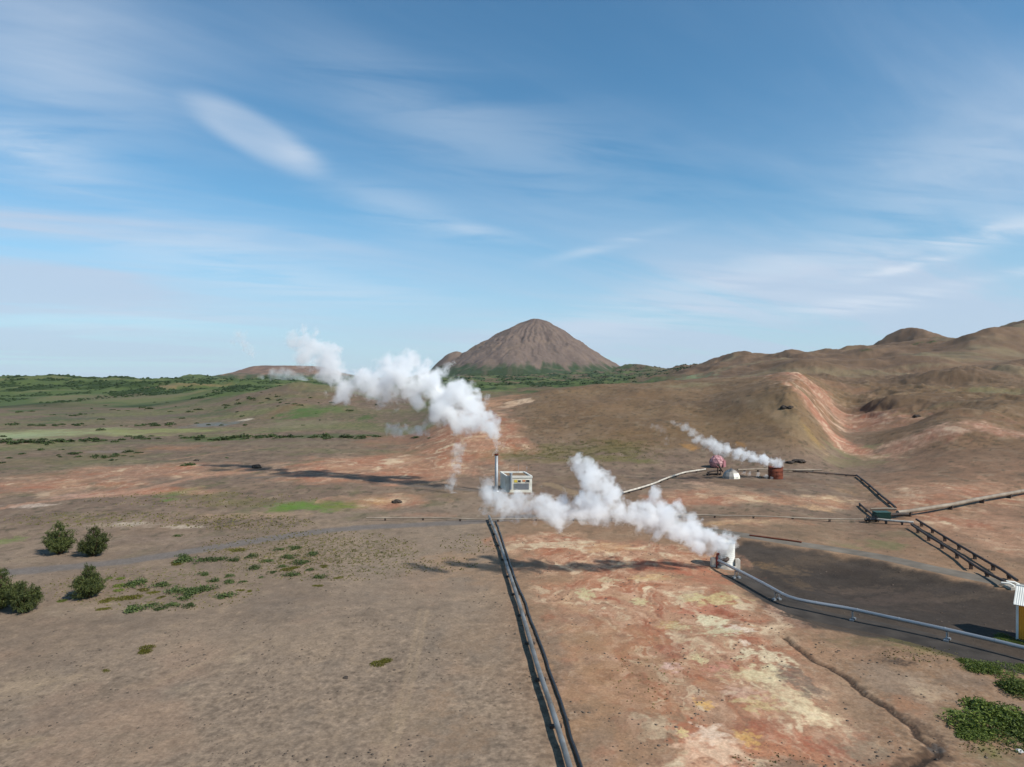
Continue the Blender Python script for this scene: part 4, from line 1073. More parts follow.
# ------------------------------------------------------------------ rocks
def rock_mesh(name, r_, seed, flat=.65, mat=None):
    bm = bmesh.new(); bmesh.ops.create_icosphere(bm, subdivisions=3, radius=1)
    co = np.array([v.co[:] for v in bm.verts])
    n = fbm(co[:, 0] * 1.3 + seed, co[:, 1] * 1.3 + co[:, 2], 4, seed) * .45 + 1
    for v, k in zip(bm.verts, n): v.co = Vector((v.co.x * k * r_, v.co.y * k * r_ * .8, v.co.z * k * r_ * flat))
    me = bpy.data.meshes.new(name); bm.to_mesh(me); bm.free(); me.materials.append(mat); return me
for i, (px, py, r_, lab, m) in enumerate([
    (784, 408, 1.6, 'larger of two dark rocks on the bare brown hillside above the rusty tank', M_rock),
    (790, 408, 1.3, 'smaller of two dark rocks on the bare brown hillside above the rusty tank', M_rock),
    (917, 417, 1.8, 'dark rock standing alone on the slope above the streaked band', M_rock),
    (1021, 753, .3, 'pale grey boulder beside the big green bush', M_pale),
    (397, 503, 1.2, 'grey rock heap on the orange ground beside the bright green meadow', M_rock),
    (256, 468, 1.6, 'dark rock at the end of the dark far road', M_rock),
    (196, 461, .9, 'small dark rock on the brown plain by the pink strip', M_rock),
    (799, 462, 2.2, 'dark rock lump behind the rusty tank', M_rock),
    (790, 463, 1.6, 'dark rock lump touching the steam of the rusty tank', M_rock),
    (345, 679, .28, 'dark stone pair lying in the bare foreground dirt', M_rock)]):
    p = pick(px, py)
    o = link('rock', rock_mesh('rock', r_, 3 + i, .6 if i not in (7, 8) else .3, m), None, None, (p[0], p[1], p[2] + r_ * .12))
    tag(o, lab, 'rock')

# ------------------------------------------------------------------ plants
def leaf_mat(name, c1, c2, c3=None):
    m, nt, b = nmat(name)
    g_ = nt.nodes.new('ShaderNodeNewGeometry')
    r_ = nt.nodes.new('ShaderNodeValToRGB')
    r_.color_ramp.elements[0].color = (*lin(c1, .8), 1); r_.color_ramp.elements[1].color = (*lin(c2, .8), 1)
    L(nt, g_.outputs['Random Per Island'], r_.inputs['Fac'])
    oi = nt.nodes.new('ShaderNodeObjectInfo')
    hs = nt.nodes.new('ShaderNodeHueSaturation')
    mr = nt.nodes.new('ShaderNodeMapRange'); mr.inputs['To Min'].default_value = .75; mr.inputs['To Max'].default_value = 1.25
    L(nt, oi.outputs['Random'], mr.inputs['Value']); L(nt, mr.outputs['Result'], hs.inputs['Value']); L(nt, r_.outputs['Color'], hs.inputs['Color'])
    L(nt, hs.outputs['Color'], b.inputs['Base Color'])
    b.inputs['Roughness'].default_value = .65; b.inputs['Specular IOR Level'].default_value = .25
    b.inputs['Subsurface Weight'].default_value = 0
    tr = nt.nodes.new('ShaderNodeBsdfTranslucent'); L(nt, hs.outputs['Color'], tr.inputs['Color'])
    ms = nt.nodes.new('ShaderNodeMixShader'); ms.inputs[0].default_value = .25
    out = nt.nodes['Material Output']
    L(nt, b.outputs[0], ms.inputs[1]); L(nt, tr.outputs[0], ms.inputs[2]); L(nt, ms.outputs[0], out.inputs['Surface'])
    return m
M_pine = leaf_mat('pine_needles', (58, 70, 38), (112, 118, 64))
M_shrub = leaf_mat('willow_leaves', (62, 78, 42), (108, 120, 68))
M_bush = leaf_mat('birch_leaves', (58, 76, 28), (118, 130, 54))
M_moss = leaf_mat('moss', (84, 84, 30), (122, 116, 42))
M_grassg = leaf_mat('bright_grass', (92, 104, 48), (128, 132, 66))
M_far = leaf_mat('far_scrub', (58, 70, 42), (90, 104, 58))

def quads_mesh(name, P, U, W, mat):
    """one leaf quad per row: centre P, half-axes U, W"""
    n = len(P)
    V = np.empty((n, 4, 3)); V[:, 0] = P - U - W * .6; V[:, 1] = P + U * .2 - W; V[:, 2] = P + U + W * .3; V[:, 3] = P - U * .2 + W
    me = bpy.data.meshes.new(name)
    me.vertices.add(4 * n); me.vertices.foreach_set('co', V.astype(np.float32).ravel())
    me.loops.add(4 * n); me.loops.foreach_set('vertex_index', np.arange(4 * n, dtype=np.int32))
    me.polygons.add(n); me.polygons.foreach_set('loop_start', np.arange(n, dtype=np.int32) * 4)
    me.update(calc_edges=True); me.materials.append(mat)
    return me

def rand_dirs(n, rg, up=0.0):
    d = rg.normal(size=(n, 3)); d[:, 2] += up
    return d / np.linalg.norm(d, axis=1)[:, None]

def mound(name, seed, rx, rz, n, leaf, mat, lumps=6, up=.6, flat=False):
    rg = np.random.default_rng(seed)
    cs = np.stack([rg.normal(0, .38, lumps), rg.normal(0, .38, lumps), np.zeros(lumps)], -1)
    rs_ = rg.uniform(.35, .75, lumps)
    k = rg.integers(0, lumps, n)
    d = rand_dirs(n, rg, .3); d[:, 2] = np.abs(d[:, 2])
    P = cs[k] + d * (rs_[k] * rg.uniform(.55, 1.05, n))[:, None]
    P = P * np.array([rx, rx, rz / .9])
    P[:, 2] = np.maximum(P[:, 2], .01)
    U = rand_dirs(n, rg, up) * (leaf * rg.uniform(.6, 1.4, n))[:, None]
    W = np.cross(U, rand_dirs(n, rg)) ; W /= np.linalg.norm(W, axis=1)[:, None]
    W *= (leaf * .45 * rg.uniform(.7, 1.3, n))[:, None]
    return quads_mesh(name, P, U, W, mat)

# pines
def pine(px, py, w_px, h_px, seed, label):
    b0 = pick(px, py); kx = b0[1] / F
    Hh, Wd = h_px * kx, w_px * kx / 2 * 1.22
    rg = np.random.default_rng(seed)
    root = empty('pine_tree', (b0[0], b0[1], b0[2] - .05), label, 'tree', 'short pines on the bare plain')
    tips, tr = [], MB()
    leaders = [(0, 0, 1.0)]
    for i in range(6):
        aa = i * 1.05 + rg.uniform(-.4, .4); rr = rg.uniform(.30, .80) * Wd
        leaders.append((rr * math.cos(aa), rr * math.sin(aa) * .8, rg.uniform(.38, .8)))
    for (lx, ly, lh) in leaders:
        pts = [(lx * t_ * (1.2 - .2 * t_), ly * t_, lh * Hh * t_ * .97) for t_ in np.linspace(0, 1, 7)]
        tr.tube(pts, list(np.linspace(.055 * Wd + .06, .02, 7)), 7)
        nb = int(46 * lh)
        for i in range(nb):
            t_ = .06 + .92 * (i / nb) ** .9
            a = rg.uniform(0, 2 * math.pi)
            ln = Wd * (1 - t_) ** .8 * rg.uniform(.45, 1.0) * (1.0 if lh == 1 else .72) + .12
            p0 = np.array([lx * t_, ly * t_, lh * Hh * t_ * .97])
            dv = np.array([math.cos(a), math.sin(a), rg.uniform(.25, .85)])
            p1 = p0 + dv * ln
            p1[2] = max(p1[2], .12)
            if i % 2 == 0: tr.tube([p0, (p0 + p1) / 2 - (0, 0, .04 * ln), p1], [.035, .025, .01], 5, False)
            m = max(int(ln / .22), 3)
            for q in range(m):
                f_ = (q + .6) / m
                if f_ > .25: tips.append(p0 + (p1 - p0) * f_ + rg.normal(0, .12, 3))
    tr.build('trunk', M_bark, root)
    T = np.array(tips)
    k = np.repeat(np.arange(len(T)), 14)
    P = T[k] + rg.normal(0, .13, (len(k), 3)); P[:, 2] = np.maximum(P[:, 2], .05)
    U = rand_dirs(len(k), rg, 1.1) * rg.uniform(.13, .32, len(k))[:, None]
    W_ = np.cross(U, rand_dirs(len(k), rg)); W_ /= np.linalg.norm(W_, axis=1)[:, None]; W_ *= .034
    link('crown', quads_mesh('crown', P, U, W_, M_pine), None, root)
pine(58, 554, 35, 33, 1, 'bushy green pine beside the gravel track, with pale dead twigs between it and its neighbour')
pine(93, 556, 34, 30, 2, 'rounded dense green pine at the edge of the gravel track')
pine(88, 598, 36, 33, 3, 'green pine standing apart among low shrubs near the bare dirt')
pine(24, 612, 32, 30, 4, 'lower dark green pine beside a taller one cut by the picture edge')
pine(0, 609, 34, 42, 5, 'tallest dark green pine cut off by the picture edge')

# shrubs on the left: individuals
zs = lambda x, y: (x / 3.413, 490 + y / 3.413)
SHR = [mound('shrub', 40 + i, 1.0, .62, 420, .10, M_shrub, 7) for i in range(4)]
shr = [(640, 243, 74), (695, 243, 54), (742, 240, 48), (622, 230, 40), (800, 240, 44), (855, 230, 40), (865, 270, 45), (955, 205, 32), (1000, 200, 44), (990, 232, 46), (1000, 293, 50), (465, 322, 74), (540, 330, 60), (605, 346, 60), (660, 352, 78), (695, 340, 60), (630, 375, 48), (640, 397, 46), (585, 394, 44), (542, 409, 44), (470, 409, 78), (510, 398, 42), (760, 366, 58), (695, 291, 38), (730, 310, 40), (780, 297, 32), (780, 318, 40), (830, 315, 26), (925, 283, 30), (608, 158, 26), (915, 245, 36), (890, 300, 22), (960, 265, 36), (1030, 250, 50), (1070, 220, 44), (1085, 300, 40), (1060, 275, 30)]
for i, (x, y, w) in enumerate(shr):
    px, py = zs(x, y); p = pick(px, py); s = w / 3.413 * p[1] / F / 2 / .80
    o = link('shrub', SHR[i % 4], None, None, (p[0], p[1], p[2] - .03)); o.rotation_euler = (0, 0, i * 1.9); o.scale = (s, s, s * .85)
    lab = {0: 'largest low dark green shrub just below the gravel track', 11: 'wide low grey-green shrub next to the lone pine', 20: 'wide flat shrub nearest the bare foreground dirt', 22: 'flat oval shrub standing apart on bare dirt', 29: 'tiny bushy shrub alone above the gravel track'}.get(i, 'small low grey-green shrub scattered on the dirt below the gravel track')
    tag(o, lab, 'shrub', 'low shrubs below the gravel track')
MOS = [mound('moss_cushion', 60 + i, 1.15, .16, 900, .07, M_moss, 2, .9) for i in range(2)] + [mound('moss_cushion', 65, 1.15, .2, 900, .07, M_grassg, 2, .9)]
for i, (px, py, w, k, lab) in enumerate([(149, 650, 21, 0, 'larger round yellow-green moss cushion alone on bare dirt'), (379.5, 662, 21, 0, 'bright moss cushion on the dirt nearer the straight pipeline'), (103, 672, 9, 1, 'smallest moss cushion on the bare dirt below the others')] + [(*zs(x, y), w / 3.413, k, 'flat olive moss cushion among the shrubs near the pines') for x, y, w, k in ((415, 335, 90, 2), (230, 373, 62, 2), (385, 305, 60, 2), (372, 378, 50, 1), (435, 366, 70, 1), (815, 345, 30, 0), (855, 346, 26, 0), (520, 350, 36, 1), (480, 345, 40, 1), (553, 368, 30, 1), (350, 406, 38, 1), (790, 208, 80, 0), (615, 250, 60, 0), (985, 268, 60, 0), (1080, 330, 36, 0), (1110, 262, 40, 0), (1150, 300, 36, 0))]):
    p = pick(px, py); s = w * p[1] / F / 2 / 1.0
    o = link('moss_cushion', MOS[k], None, None, (p[0], p[1], p[2] - .02)); o.rotation_euler = (0, 0, i * 2.1); o.scale = (s, s, min(s, 1.2))
    tag(o, lab, 'moss', 'moss cushions on the dirt')

# bushes bottom right and by the hut
BUS = [mound('bush', 80 + i, 1.0, .75, 4800, .055, M_bush, 12, .5) for i in range(3)]
for i, (px, py, w, hs, lab) in enumerate([
    (983, 669, 44, .5, 'dark green bush beside the gravel track by the shiny pipeline'), (1024, 693, 44, .7, 'round green bush cut by the picture edge below the gravel track'),
    (1000, 722, 74, .6, 'biggest green bush of the thicket below the shiny pipeline'), (1030, 735, 60, .6, 'green bush at the thicket edge beside the pale boulder'), (968, 730, 44, .35, 'low bright green bush at the thicket end nearest the stream'),
    (1005, 640, 22, .45, 'low green bush in the hut shadow'), (1016, 643, 20, .45, 'low green bush at the foot of the hut wall'), (1035, 672, 30, .4, 'low grassy bush under the trestle beside the gravel track')]):
    p = pick(px, py); s = w * p[1] / F / 2 / .95
    o = link('bush', BUS[i % 3], None, None, (p[0], p[1], p[2] - .05)); o.rotation_euler = (0, 0, i * 1.3); o.scale = (s, s, s * hs)
    tag(o, lab, 'bush', 'green bushes at the gravel track')

# small dark bushes far across the plain
FB = [mound('bush', 100 + i, 1.0, 1.0, 160, .22, M_far, 5, .4) for i in range(3)]
far = [(2, 437), (5, 442.5), (16, 443.5), (25, 442.5), (31, 443), (43, 443), (47, 443.5), (59, 442), (68, 442), (72, 441.5), (98, 430.5), (90, 441), (105, 441), (121, 440), (137, 438.5), (185, 438.5), (203, 438), (214, 440), (196, 440), (228, 440), (82, 414.5), (74, 416), (70, 416), (143, 408), (150, 409), (17, 412.5), (40, 426), (55, 425.5), (30, 425.5), (12, 425), (62, 425), (78, 425.5), (140, 426), (152, 425), (158, 426), (145, 425), (168, 425), (236, 438), (246, 437.5), (258, 437), (270, 437), (280, 438), (292, 437), (312, 437.5), (322, 437), (332, 438), (345, 437.5), (360, 437), (376, 437), (240, 404), (252, 399), (225, 408), (200, 410), (190, 412), (310, 398), (280, 403), (350, 411), (380, 404)]
rg = np.random.default_rng(5)
for _ in range(150):
    bx_, by_, wx_, wy_ = [(60, 441.5, 90, 2.5), (240, 438, 140, 2), (120, 425.5, 110, 1.5), (150, 412, 160, 8), (330, 438, 90, 1.5), (280, 400, 80, 8), (80, 455, 100, 8)][rg.integers(0, 7)]
    far.append((float(np.clip(bx_ + rg.normal(0, .6) * wx_, -10, 430)), float(by_ + rg.normal(0, .6) * wy_)))
for i, (px, py) in enumerate(far):
    p = pick(px, py); s = rg.uniform(1.6, 3.4) if i < 57 else rg.uniform(.7, 2.0)
    o = link('bush', FB[i % 3], None, None, (p[0], p[1], p[2] - .1)); o.rotation_euler = (0, 0, i * 1.7); o.scale = (s * rg.uniform(1, 1.7), s, s * .8)
    tag(o, 'tiny dark bush in the rows across the distant pale meadow', 'bush', 'far bushes on the plain')

# stuff: far scrub, foreground grit, tufts
def scatter(name, pts, proto_v, proto_f, sizes, rg, mat, label, cat):
    n, m = len(pts), len(proto_v)
    an_ = rg.uniform(0, 2 * np.pi, n); c, s = np.cos(an_), np.sin(an_)
    V = np.empty((n, m, 3))
    sx = sizes[:, None] * rg.uniform(.75, 1.3, (n, 1))
    V[:, :, 0] = pts[:, None, 0] + sx * (c[:, None] * proto_v[None, :, 0] - s[:, None] * proto_v[None, :, 1])
    V[:, :, 1] = pts[:, None, 1] + sizes[:, None] * (s[:, None] * proto_v[None, :, 0] + c[:, None] * proto_v[None, :, 1])
    V[:, :, 2] = pts[:, None, 2] + sizes[:, None] * proto_v[None, :, 2]
    V += rg.normal(0, .10, V.shape) * sizes[:, None, None]
    Fs = (np.arange(n)[:, None, None] * m + proto_f[None]).reshape(-1, 3)
    me = bpy.data.meshes.new(name)
    me.vertices.add(n * m); me.vertices.foreach_set('co', V.astype(np.float32).ravel())
    me.loops.add(Fs.size); me.loops.foreach_set('vertex_index', Fs.astype(np.int32).ravel())
    me.polygons.add(len(Fs)); me.polygons.foreach_set('loop_start', np.arange(len(Fs), dtype=np.int32) * 3)
    me.update(calc_edges=True)
    return tag(link(name, me, mat), label, cat, kind='stuff')

bm = bmesh.new(); bmesh.ops.create_icosphere(bm, subdivisions=1, radius=1); bm.verts.ensure_lookup_table()
ICV = np.array([v.co[:] for v in bm.verts]); ICF = np.array([[v.index for v in f.verts] for f in bm.faces]); bm.free()

# scrub on the plateau, the far plain and the mountain foot
rg = np.random.default_rng(21)
n = 60000
Yr = np.exp(rg.uniform(math.log(780), math.log(3600), n)); pxr = rg.uniform(-90, 720, n)
X = (pxr - 512) / F * Yr
dens = fbm(X / 70, Yr / 160, 5, 38)
keep = (dens > .02) & ((pxr < 360) | (Yr > 1100)) & ((pxr < 620) | (Yr > 1300))
keep &= rg.random(n) < np.where(pxr < 300, .55, .5)
X, Yr = X[keep], Yr[keep]
Z = height(X, Yr)
sz = np.clip(Yr / 900, 1, 2.2) * rg.uniform(1.0, 2.4, len(X))
v = ICV.copy(); v[:, 2] *= .7
scatter('scrub', np.stack([X, Yr, Z], -1), v, ICF, sz, rg, simple('scrub_leaves', (48, 62, 36), .8, 0, .3, .02, alb=.85), 'dense dark green birch scrub covering the distant plain', 'scrub')

# grit and stones in the foreground
n = 16000
pxr = rg.uniform(-120, 1150, n); Yr = 40 + 95 * rg.random(n) ** 1.4
X = (pxr - 512) / F * Yr
keep = fbm(X / 7, Yr / 7, 4, 400) > -.05 + .25 * rg.random(n)
dr_, _ = seg_dist(X, Yr, ACCESS); dr2, _ = seg_dist(X, Yr, TRACK); dr3, _ = seg_dist(X, Yr, ROAD)
keep &= (dr_ > 3.2) & (dr2 > 2.8) & (dr3 > 3)
X, Yr = X[keep], Yr[keep]
sz = .035 + .13 * rg.random(len(X)) ** 3.5
v = ICV.copy(); v[:, 2] *= .6
scatter('gravel', np.stack([X, Yr, height(X, Yr)], -1), v, ICF, sz, rg, simple('loose_stone', (108, 94, 82), .9, 0, .4, .3, alb=.85, stain=(70, 62, 56)), 'loose stones scattered over the bare ground', 'gravel')

# dry tufts: little fans of blades in the belts where the photo shows them
tv = np.array([[-.5, 0, 0], [.5, 0, 0], [-.15, .1, .5], [0, -.5, 0], [0, .5, 0], [.15, -.1, .55], [-.35, -.35, 0], [.35, .35, 0], [.2, -.2, .45]])
tf = np.array([[0, 1, 2], [3, 4, 5], [6, 7, 8]])
cl = []
for (px, py, rx, ry, m) in ((310, 548, 110, 18, 900), (330, 566, 110, 16, 600), (245, 523, 70, 8, 500), (150, 590, 110, 22, 500), (110, 520, 110, 8, 350), (600, 450, 80, 12, 260), (440, 565, 40, 8, 120), (650, 680, 40, 30, 110), (770, 760, 40, 8, 50), (930, 655, 50, 8, 160), (1000, 745, 40, 14, 220), (200, 500, 120, 8, 300), (470, 545, 30, 10, 100)):
    a_ = rg.uniform(0, 2 * math.pi, m); q = np.sqrt(rg.random(m))
    for t_, u in zip(a_, q): cl.append((px + rx * u * math.cos(t_), py + ry * u * math.sin(t_)))
cl = np.array(cl)
# onto the ground: bearing and drop to flat distance, then corrected for the height there
Yg = CAM_H * F / np.maximum(cl[:, 1] - HOR, 1)
for _ in range(6):
    Xg = (cl[:, 0] - 512) / F * Yg
    Yg = .5 * Yg + .5 * np.clip((CAM_H - height(Xg, Yg)) * F / np.maximum(cl[:, 1] - HOR, 1), 40, 600)
Xg = (cl[:, 0] - 512) / F * Yg
sz = rg.uniform(.16, .42, len(Xg)) * np.clip(Yg / 130, .5, 1.2)
scatter('grass', np.stack([Xg, Yg, height(Xg, Yg)], -1), tv, tf, sz, rg, simple('dry_grass', (122, 114, 68), .9, 0, .35, .3, stain=(98, 92, 56), alb=.9), 'sparse olive grass tufts on the dirt', 'grass')

# ------------------------------------------------------------------ steam
def steam(name, puffs, label, rho, seed, vox, nscale, erode=.9, sharp=3.0, fade=None, extra=1, aniso=0., step=.6, group='steam plumes', fill=False):
    """puffs: (px, py, r_px, Y).  A lumpy cloud hull filled with vapour that thins towards its edge."""
    rg = np.random.default_rng(seed)
    S = []
    if fill:                         # more, smaller puffs between neighbours along a thin jet
        q = []
        for a, b2 in zip(puffs[:-1], puffs[1:]):
            q.append(a)
            m_ = [(a[i] + b2[i]) / 2 for i in range(4)]
            m_[0] += rg.normal(0, .18) * m_[2]; m_[1] += rg.normal(0, .25) * m_[2]; m_[2] *= rg.uniform(.75, 1.1)
            q.append(tuple(m_))
        puffs = q + [puffs[-1]]
    rmean = float(np.mean([p[2] * p[3] / F for p in puffs]))
    for (px, py, r_, Y) in puffs:
        k = Y / F
        c = np.array([(px - 512) * k, Y, CAM_H - (py - HOR) * k]); R_ = r_ * k
        S.append((c, R_ * 1.86))
        for _ in range(extra):
            d = rg.normal(size=3); d /= np.linalg.norm(d); d[2] = abs(d[2]) if rg.random() < .6 else d[2]
            S.append((c + d * R_ * .85, R_ * rg.uniform(.65, 1.05)))
    org = S[0][0]
    bm = bmesh.new()
    for c, r_ in S:
        bmesh.ops.create_icosphere(bm, subdivisions=3, radius=r_ * 1.04 + .12 * rmean, matrix=Matrix.Translation(Vector(c - org)))
    me = bpy.data.meshes.new(name + '_lumps'); bm.to_mesh(me); bm.free()
    o = bpy.data.objects.new(name, me); COL.objects.link(o); o.location = org
    md = o.modifiers.new('r', 'REMESH'); md.mode = 'VOXEL'; md.voxel_size = vox
    dg = bpy.context.evaluated_depsgraph_get(); dg.update()
    me2 = bpy.data.meshes.new_from_object(o.evaluated_get(dg)); o.modifiers.clear(); o.data = me2; me2.name = name
    bpy.data.meshes.remove(me)
    m, nt, b = nmat(name + '_vapour'); nt.nodes.remove(b)
    tc = nt.nodes.new('ShaderNodeTexCoord')
    def mt(op, a, b_=None, c_=None):
        n_ = nt.nodes.new('ShaderNodeMath'); n_.operation = op
        for i, v_ in enumerate((a, b_, c_)):
            if v_ is None: continue
            if isinstance(v_, (int, float)): n_.inputs[i].default_value = v_
            else: L(nt, v_, n_.inputs[i])
        return n_.outputs[0]
    # the coordinates are churned first, so that no puff stays a ball
    wn = nt.nodes.new('ShaderNodeTexNoise'); wn.inputs['Scale'].default_value = .55 / rmean; wn.inputs['Detail'].default_value = 3; wn.inputs['Roughness'].default_value = .6
    L(nt, tc.outputs['Object'], wn.inputs['Vector'])
    ws = nt.nodes.new('ShaderNodeVectorMath'); ws.operation = 'SUBTRACT'; L(nt, wn.outputs['Color'], ws.inputs[0]); ws.inputs[1].default_value = (.5, .5, .5)
    wm = nt.nodes.new('ShaderNodeVectorMath'); wm.operation = 'MULTIPLY_ADD'; L(nt, ws.outputs[0], wm.inputs[0]); wm.inputs[1].default_value = (1.9 * rmean,) * 3; L(nt, tc.outputs['Object'], wm.inputs[2])
    cur = None
    for c, r_ in S:
        dn = nt.nodes.new('ShaderNodeVectorMath'); dn.operation = 'DISTANCE'
        L(nt, wm.outputs[0], dn.inputs[0]); dn.inputs[1].default_value = tuple(c - org)
        f = mt('MULTIPLY_ADD', dn.outputs['Value'], -1.0 / r_, 1.0)
        cur = f if cur is None else mt('SMOOTH_MAX', cur, f, .10)
    nz = nt.nodes.new('ShaderNodeTexNoise'); nz.inputs['Scale'].default_value = nscale; nz.inputs['Detail'].default_value = 6; nz.inputs['Roughness'].default_value = .66; nz.inputs['Distortion'].default_value = .4
    L(nt, tc.outputs['Object'], nz.inputs['Vector'])
    vo = nt.nodes.new('ShaderNodeTexVoronoi'); vo.feature = 'F1'; vo.inputs['Scale'].default_value = .85 / rmean; vo.inputs['Detail'].default_value = 2; vo.inputs['Roughness'].default_value = .5
    L(nt, wm.outputs[0], vo.inputs['Vector'])
    e = mt('MULTIPLY', mt('MAXIMUM', mt('SUBTRACT', nz.outputs['Fac'], .33), 0.0), erode * .95)
    e = mt('ADD', e, mt('MULTIPLY', vo.outputs['Distance'], erode * .42))
    d = mt('SUBTRACT', cur, e)
    d = nt_clamp(nt, mt('MULTIPLY', d, sharp))
    dens = mt('MULTIPLY', d, rho)
    if fade:
        sx = nt.nodes.new('ShaderNodeSeparateXYZ'); L(nt, tc.outputs['Object'], sx.inputs[0])
        mr = nt.nodes.new('ShaderNodeMapRange'); mr.inputs['From Min'].default_value = fade[0]; mr.inputs['From Max'].default_value = fade[1]
        mr.inputs['To Min'].default_value = fade[2]; mr.inputs['To Max'].default_value = 1.0
        L(nt, sx.outputs['X'], mr.inputs['Value']); dens = mt('MULTIPLY', dens, mr.outputs['Result'])
    pv = nt.nodes.new('ShaderNodeVolumePrincipled')
    pv.inputs['Color'].default_value = (.994, .996, .998, 1); pv.inputs['Anisotropy'].default_value = aniso
    L(nt, dens, pv.inputs['Density'])
    L(nt, pv.outputs[0], nt.nodes['Material Output'].inputs['Volume'])
    try: m.cycles.volume_step_rate = step
    except Exception: pass
    me2.materials.clear(); me2.materials.append(m)
    return tag(o, label, 'steam', group, 'stuff')

def nt_clamp(nt, x):
    c = nt.nodes.new('ShaderNodeClamp'); nt.links.new(x, c.inputs['Value']); return c.outputs[0]

def yl(a, b, x0, x1): return lambda x: a + (b - a) * (x - x0) / (x1 - x0)
y1 = yl(183, 214, 497, 297)
P1 = [(496.5, 452.5, 2.6), (496.3, 450, 3.2), (495.5, 447, 4.2), (495, 444, 5.5), (491, 435, 9.5), (485, 424, 13), (474, 418, 16), (466, 402, 17), (453, 389, 15), (456, 420, 12), (443, 400, 17), (437, 380, 15), (427, 371, 12), (425, 387, 16), (410, 363, 12), (408, 353, 6), (400, 379, 20), (386, 387, 18), (372, 384, 17), (360, 379, 14), (350, 388, 14), (338, 381, 14), (333, 366, 13), (322, 360, 15), (313, 348, 13), (308, 338, 9), (302, 351, 12), (297, 340, 10), (325, 372, 15), (342, 392, 12), (330, 350, 9), (392, 366, 14), (440, 408, 14), (420, 402, 11), (300, 362, 9), (306, 330, 6)]
steam('steam_plume', [(x, y, r_ * 1.14, y1(x) + RNG.normal(0, 4.5) * (r_ > 10)) for x, y, r_ in P1], 'largest white steam plume drifting from the tall stack', .5, 1, .55, .28, 1.05, 5.0, (-60, -20, .55), 1)
P2 = [(727, 547, 8.5), (729, 541, 9), (722, 546, 9.5), (733, 545, 6), (726, 537, 7), (714, 544, 10),  (721, 541, 9), (711, 537, 11), (700, 538, 12), (696, 526, 8), (689, 532, 14), (676, 530, 15), (694, 520, 8), (662, 522, 15), (660, 503, 9), (656, 494, 8), (648, 516, 14), (634, 515, 14), (622, 508, 14), (612, 499, 14), (604, 485, 12), (594, 475, 11), (583, 467, 10), (576, 461, 6.5), (590, 500, 13), (592, 515, 11), (605, 519, 9), (576, 516, 9), (560, 515, 13), (545, 511, 13), (530, 508, 13), (515, 505, 13), (500, 502, 12), (490, 495, 10), (486, 485, 7), (485, 512, 7), (692, 546, 9), (640, 526, 9), (598, 508, 15), (585, 508, 13), (615, 516, 12), (590, 480, 12), (545, 503, 10), (566, 505, 12), (668, 512, 12)]
y2 = yl(107.6, 104, 727, 660)
steam('steam_plume', [(x, y, r_ * (1.0 + .22 * min(max((722 - x) / 40, 0), 1)), (max(y2(x), 103) + RNG.normal(0, 1.6) * (r_ > 9))) for x, y, r_ in P2], 'broad low white steam plume streaming from the silver silencer', .8, 2, .33, .5, 1.05, 5.0, (-38, -10, .6), 1)
P3 = [(778, 466, 4.0), (780, 464, 4.0), (776, 463, 4.4), (773, 462, 4.3), (764, 460, 5.2), (754, 457.5, 5.6), (745, 455, 6), (736, 452.5, 6), (727, 450, 6), (718, 447.5, 6.4), (712, 443.5, 5.6), (705, 442, 5.6), (698, 438, 5), (692, 433, 4.2), (685, 427.5, 4.6), (678, 424, 3.3), (675, 422, 2.4)]
steam('steam_plume', [(x, y, r_ * 1.25, T0[1] + 2 - (780 - x) * .05) for x, y, r_ in P3], 'narrow white steam jet blown from the rusty tank', .8, 3, .25, .65, .95, 3.6, (-32, -6, .25), 1)
P4 = [(390, 428, 7), (400, 431, 6), (412, 431, 7), (425, 428, 8), (437, 422, 8), (446, 415, 7)]
steam('steam_plume', [(x, y, r_, 196) for x, y, r_ in P4], 'thin low wisp of steam under the largest plume', .4, 4, .45, .25, 1.0, 2.5, None, 1, fill=True)
P5 = [(459, 448, 8), (457, 460, 7), (455, 470, 6), (452, 480, 5.5), (449, 488, 5), (455, 494, 3.5)]
steam('steam_plume', [(x, y, r_, 178) for x, y, r_ in P5], 'thin upright wisp of steam rising left of the stack', .32, 5, .4, .28, 1.0, 2.5, None, 1, fill=True)
P6 = [(240, 336, 8), (247, 347, 7), (253, 355, 4), (234, 342, 5)]
steam('steam_plume', [(x, y, r_, 226) for x, y, r_ in P6], 'faint grey detached puff of steam in the sky', .26, 6, .6, .22, 1.0, 2.0, None, 1, fill=True)
P7 = [(274, 374, 7), (284, 373, 8), (294, 377, 8), (303, 380, 6), (262, 377, 4)]
steam('steam_plume', [(x, y, r_, 1500) for x, y, r_ in P7], 'pale bluish distant steam in front of the flat-topped hill', .03, 7, 3.0, .035, .9, 2.5, None, 1, fill=True)
P8 = [(772, 478, 1.8), (766, 476.5, 2.2), (758, 475, 2.6), (750, 474, 2.4), (744, 472.5, 2)]
steam('steam_plume', [(x, y, r_, T0[1] - .6) for x, y, r_ in P8], 'small low steam leak between the dome shelter and the rusty tank', .5, 8, .2, .6, .9, 3, None, 1)
P9 = [(658, 428, 4.5), (666, 431, 3.5), (667, 444, 3), (652, 426, 3)]
steam('steam_plume', [(x, y, r_, 203) for x, y, r_ in P9], 'faint torn steam shred beyond the end of the narrow jet', .12, 9, .35, .4, 1.0, 2.0, None, 1, fill=True)

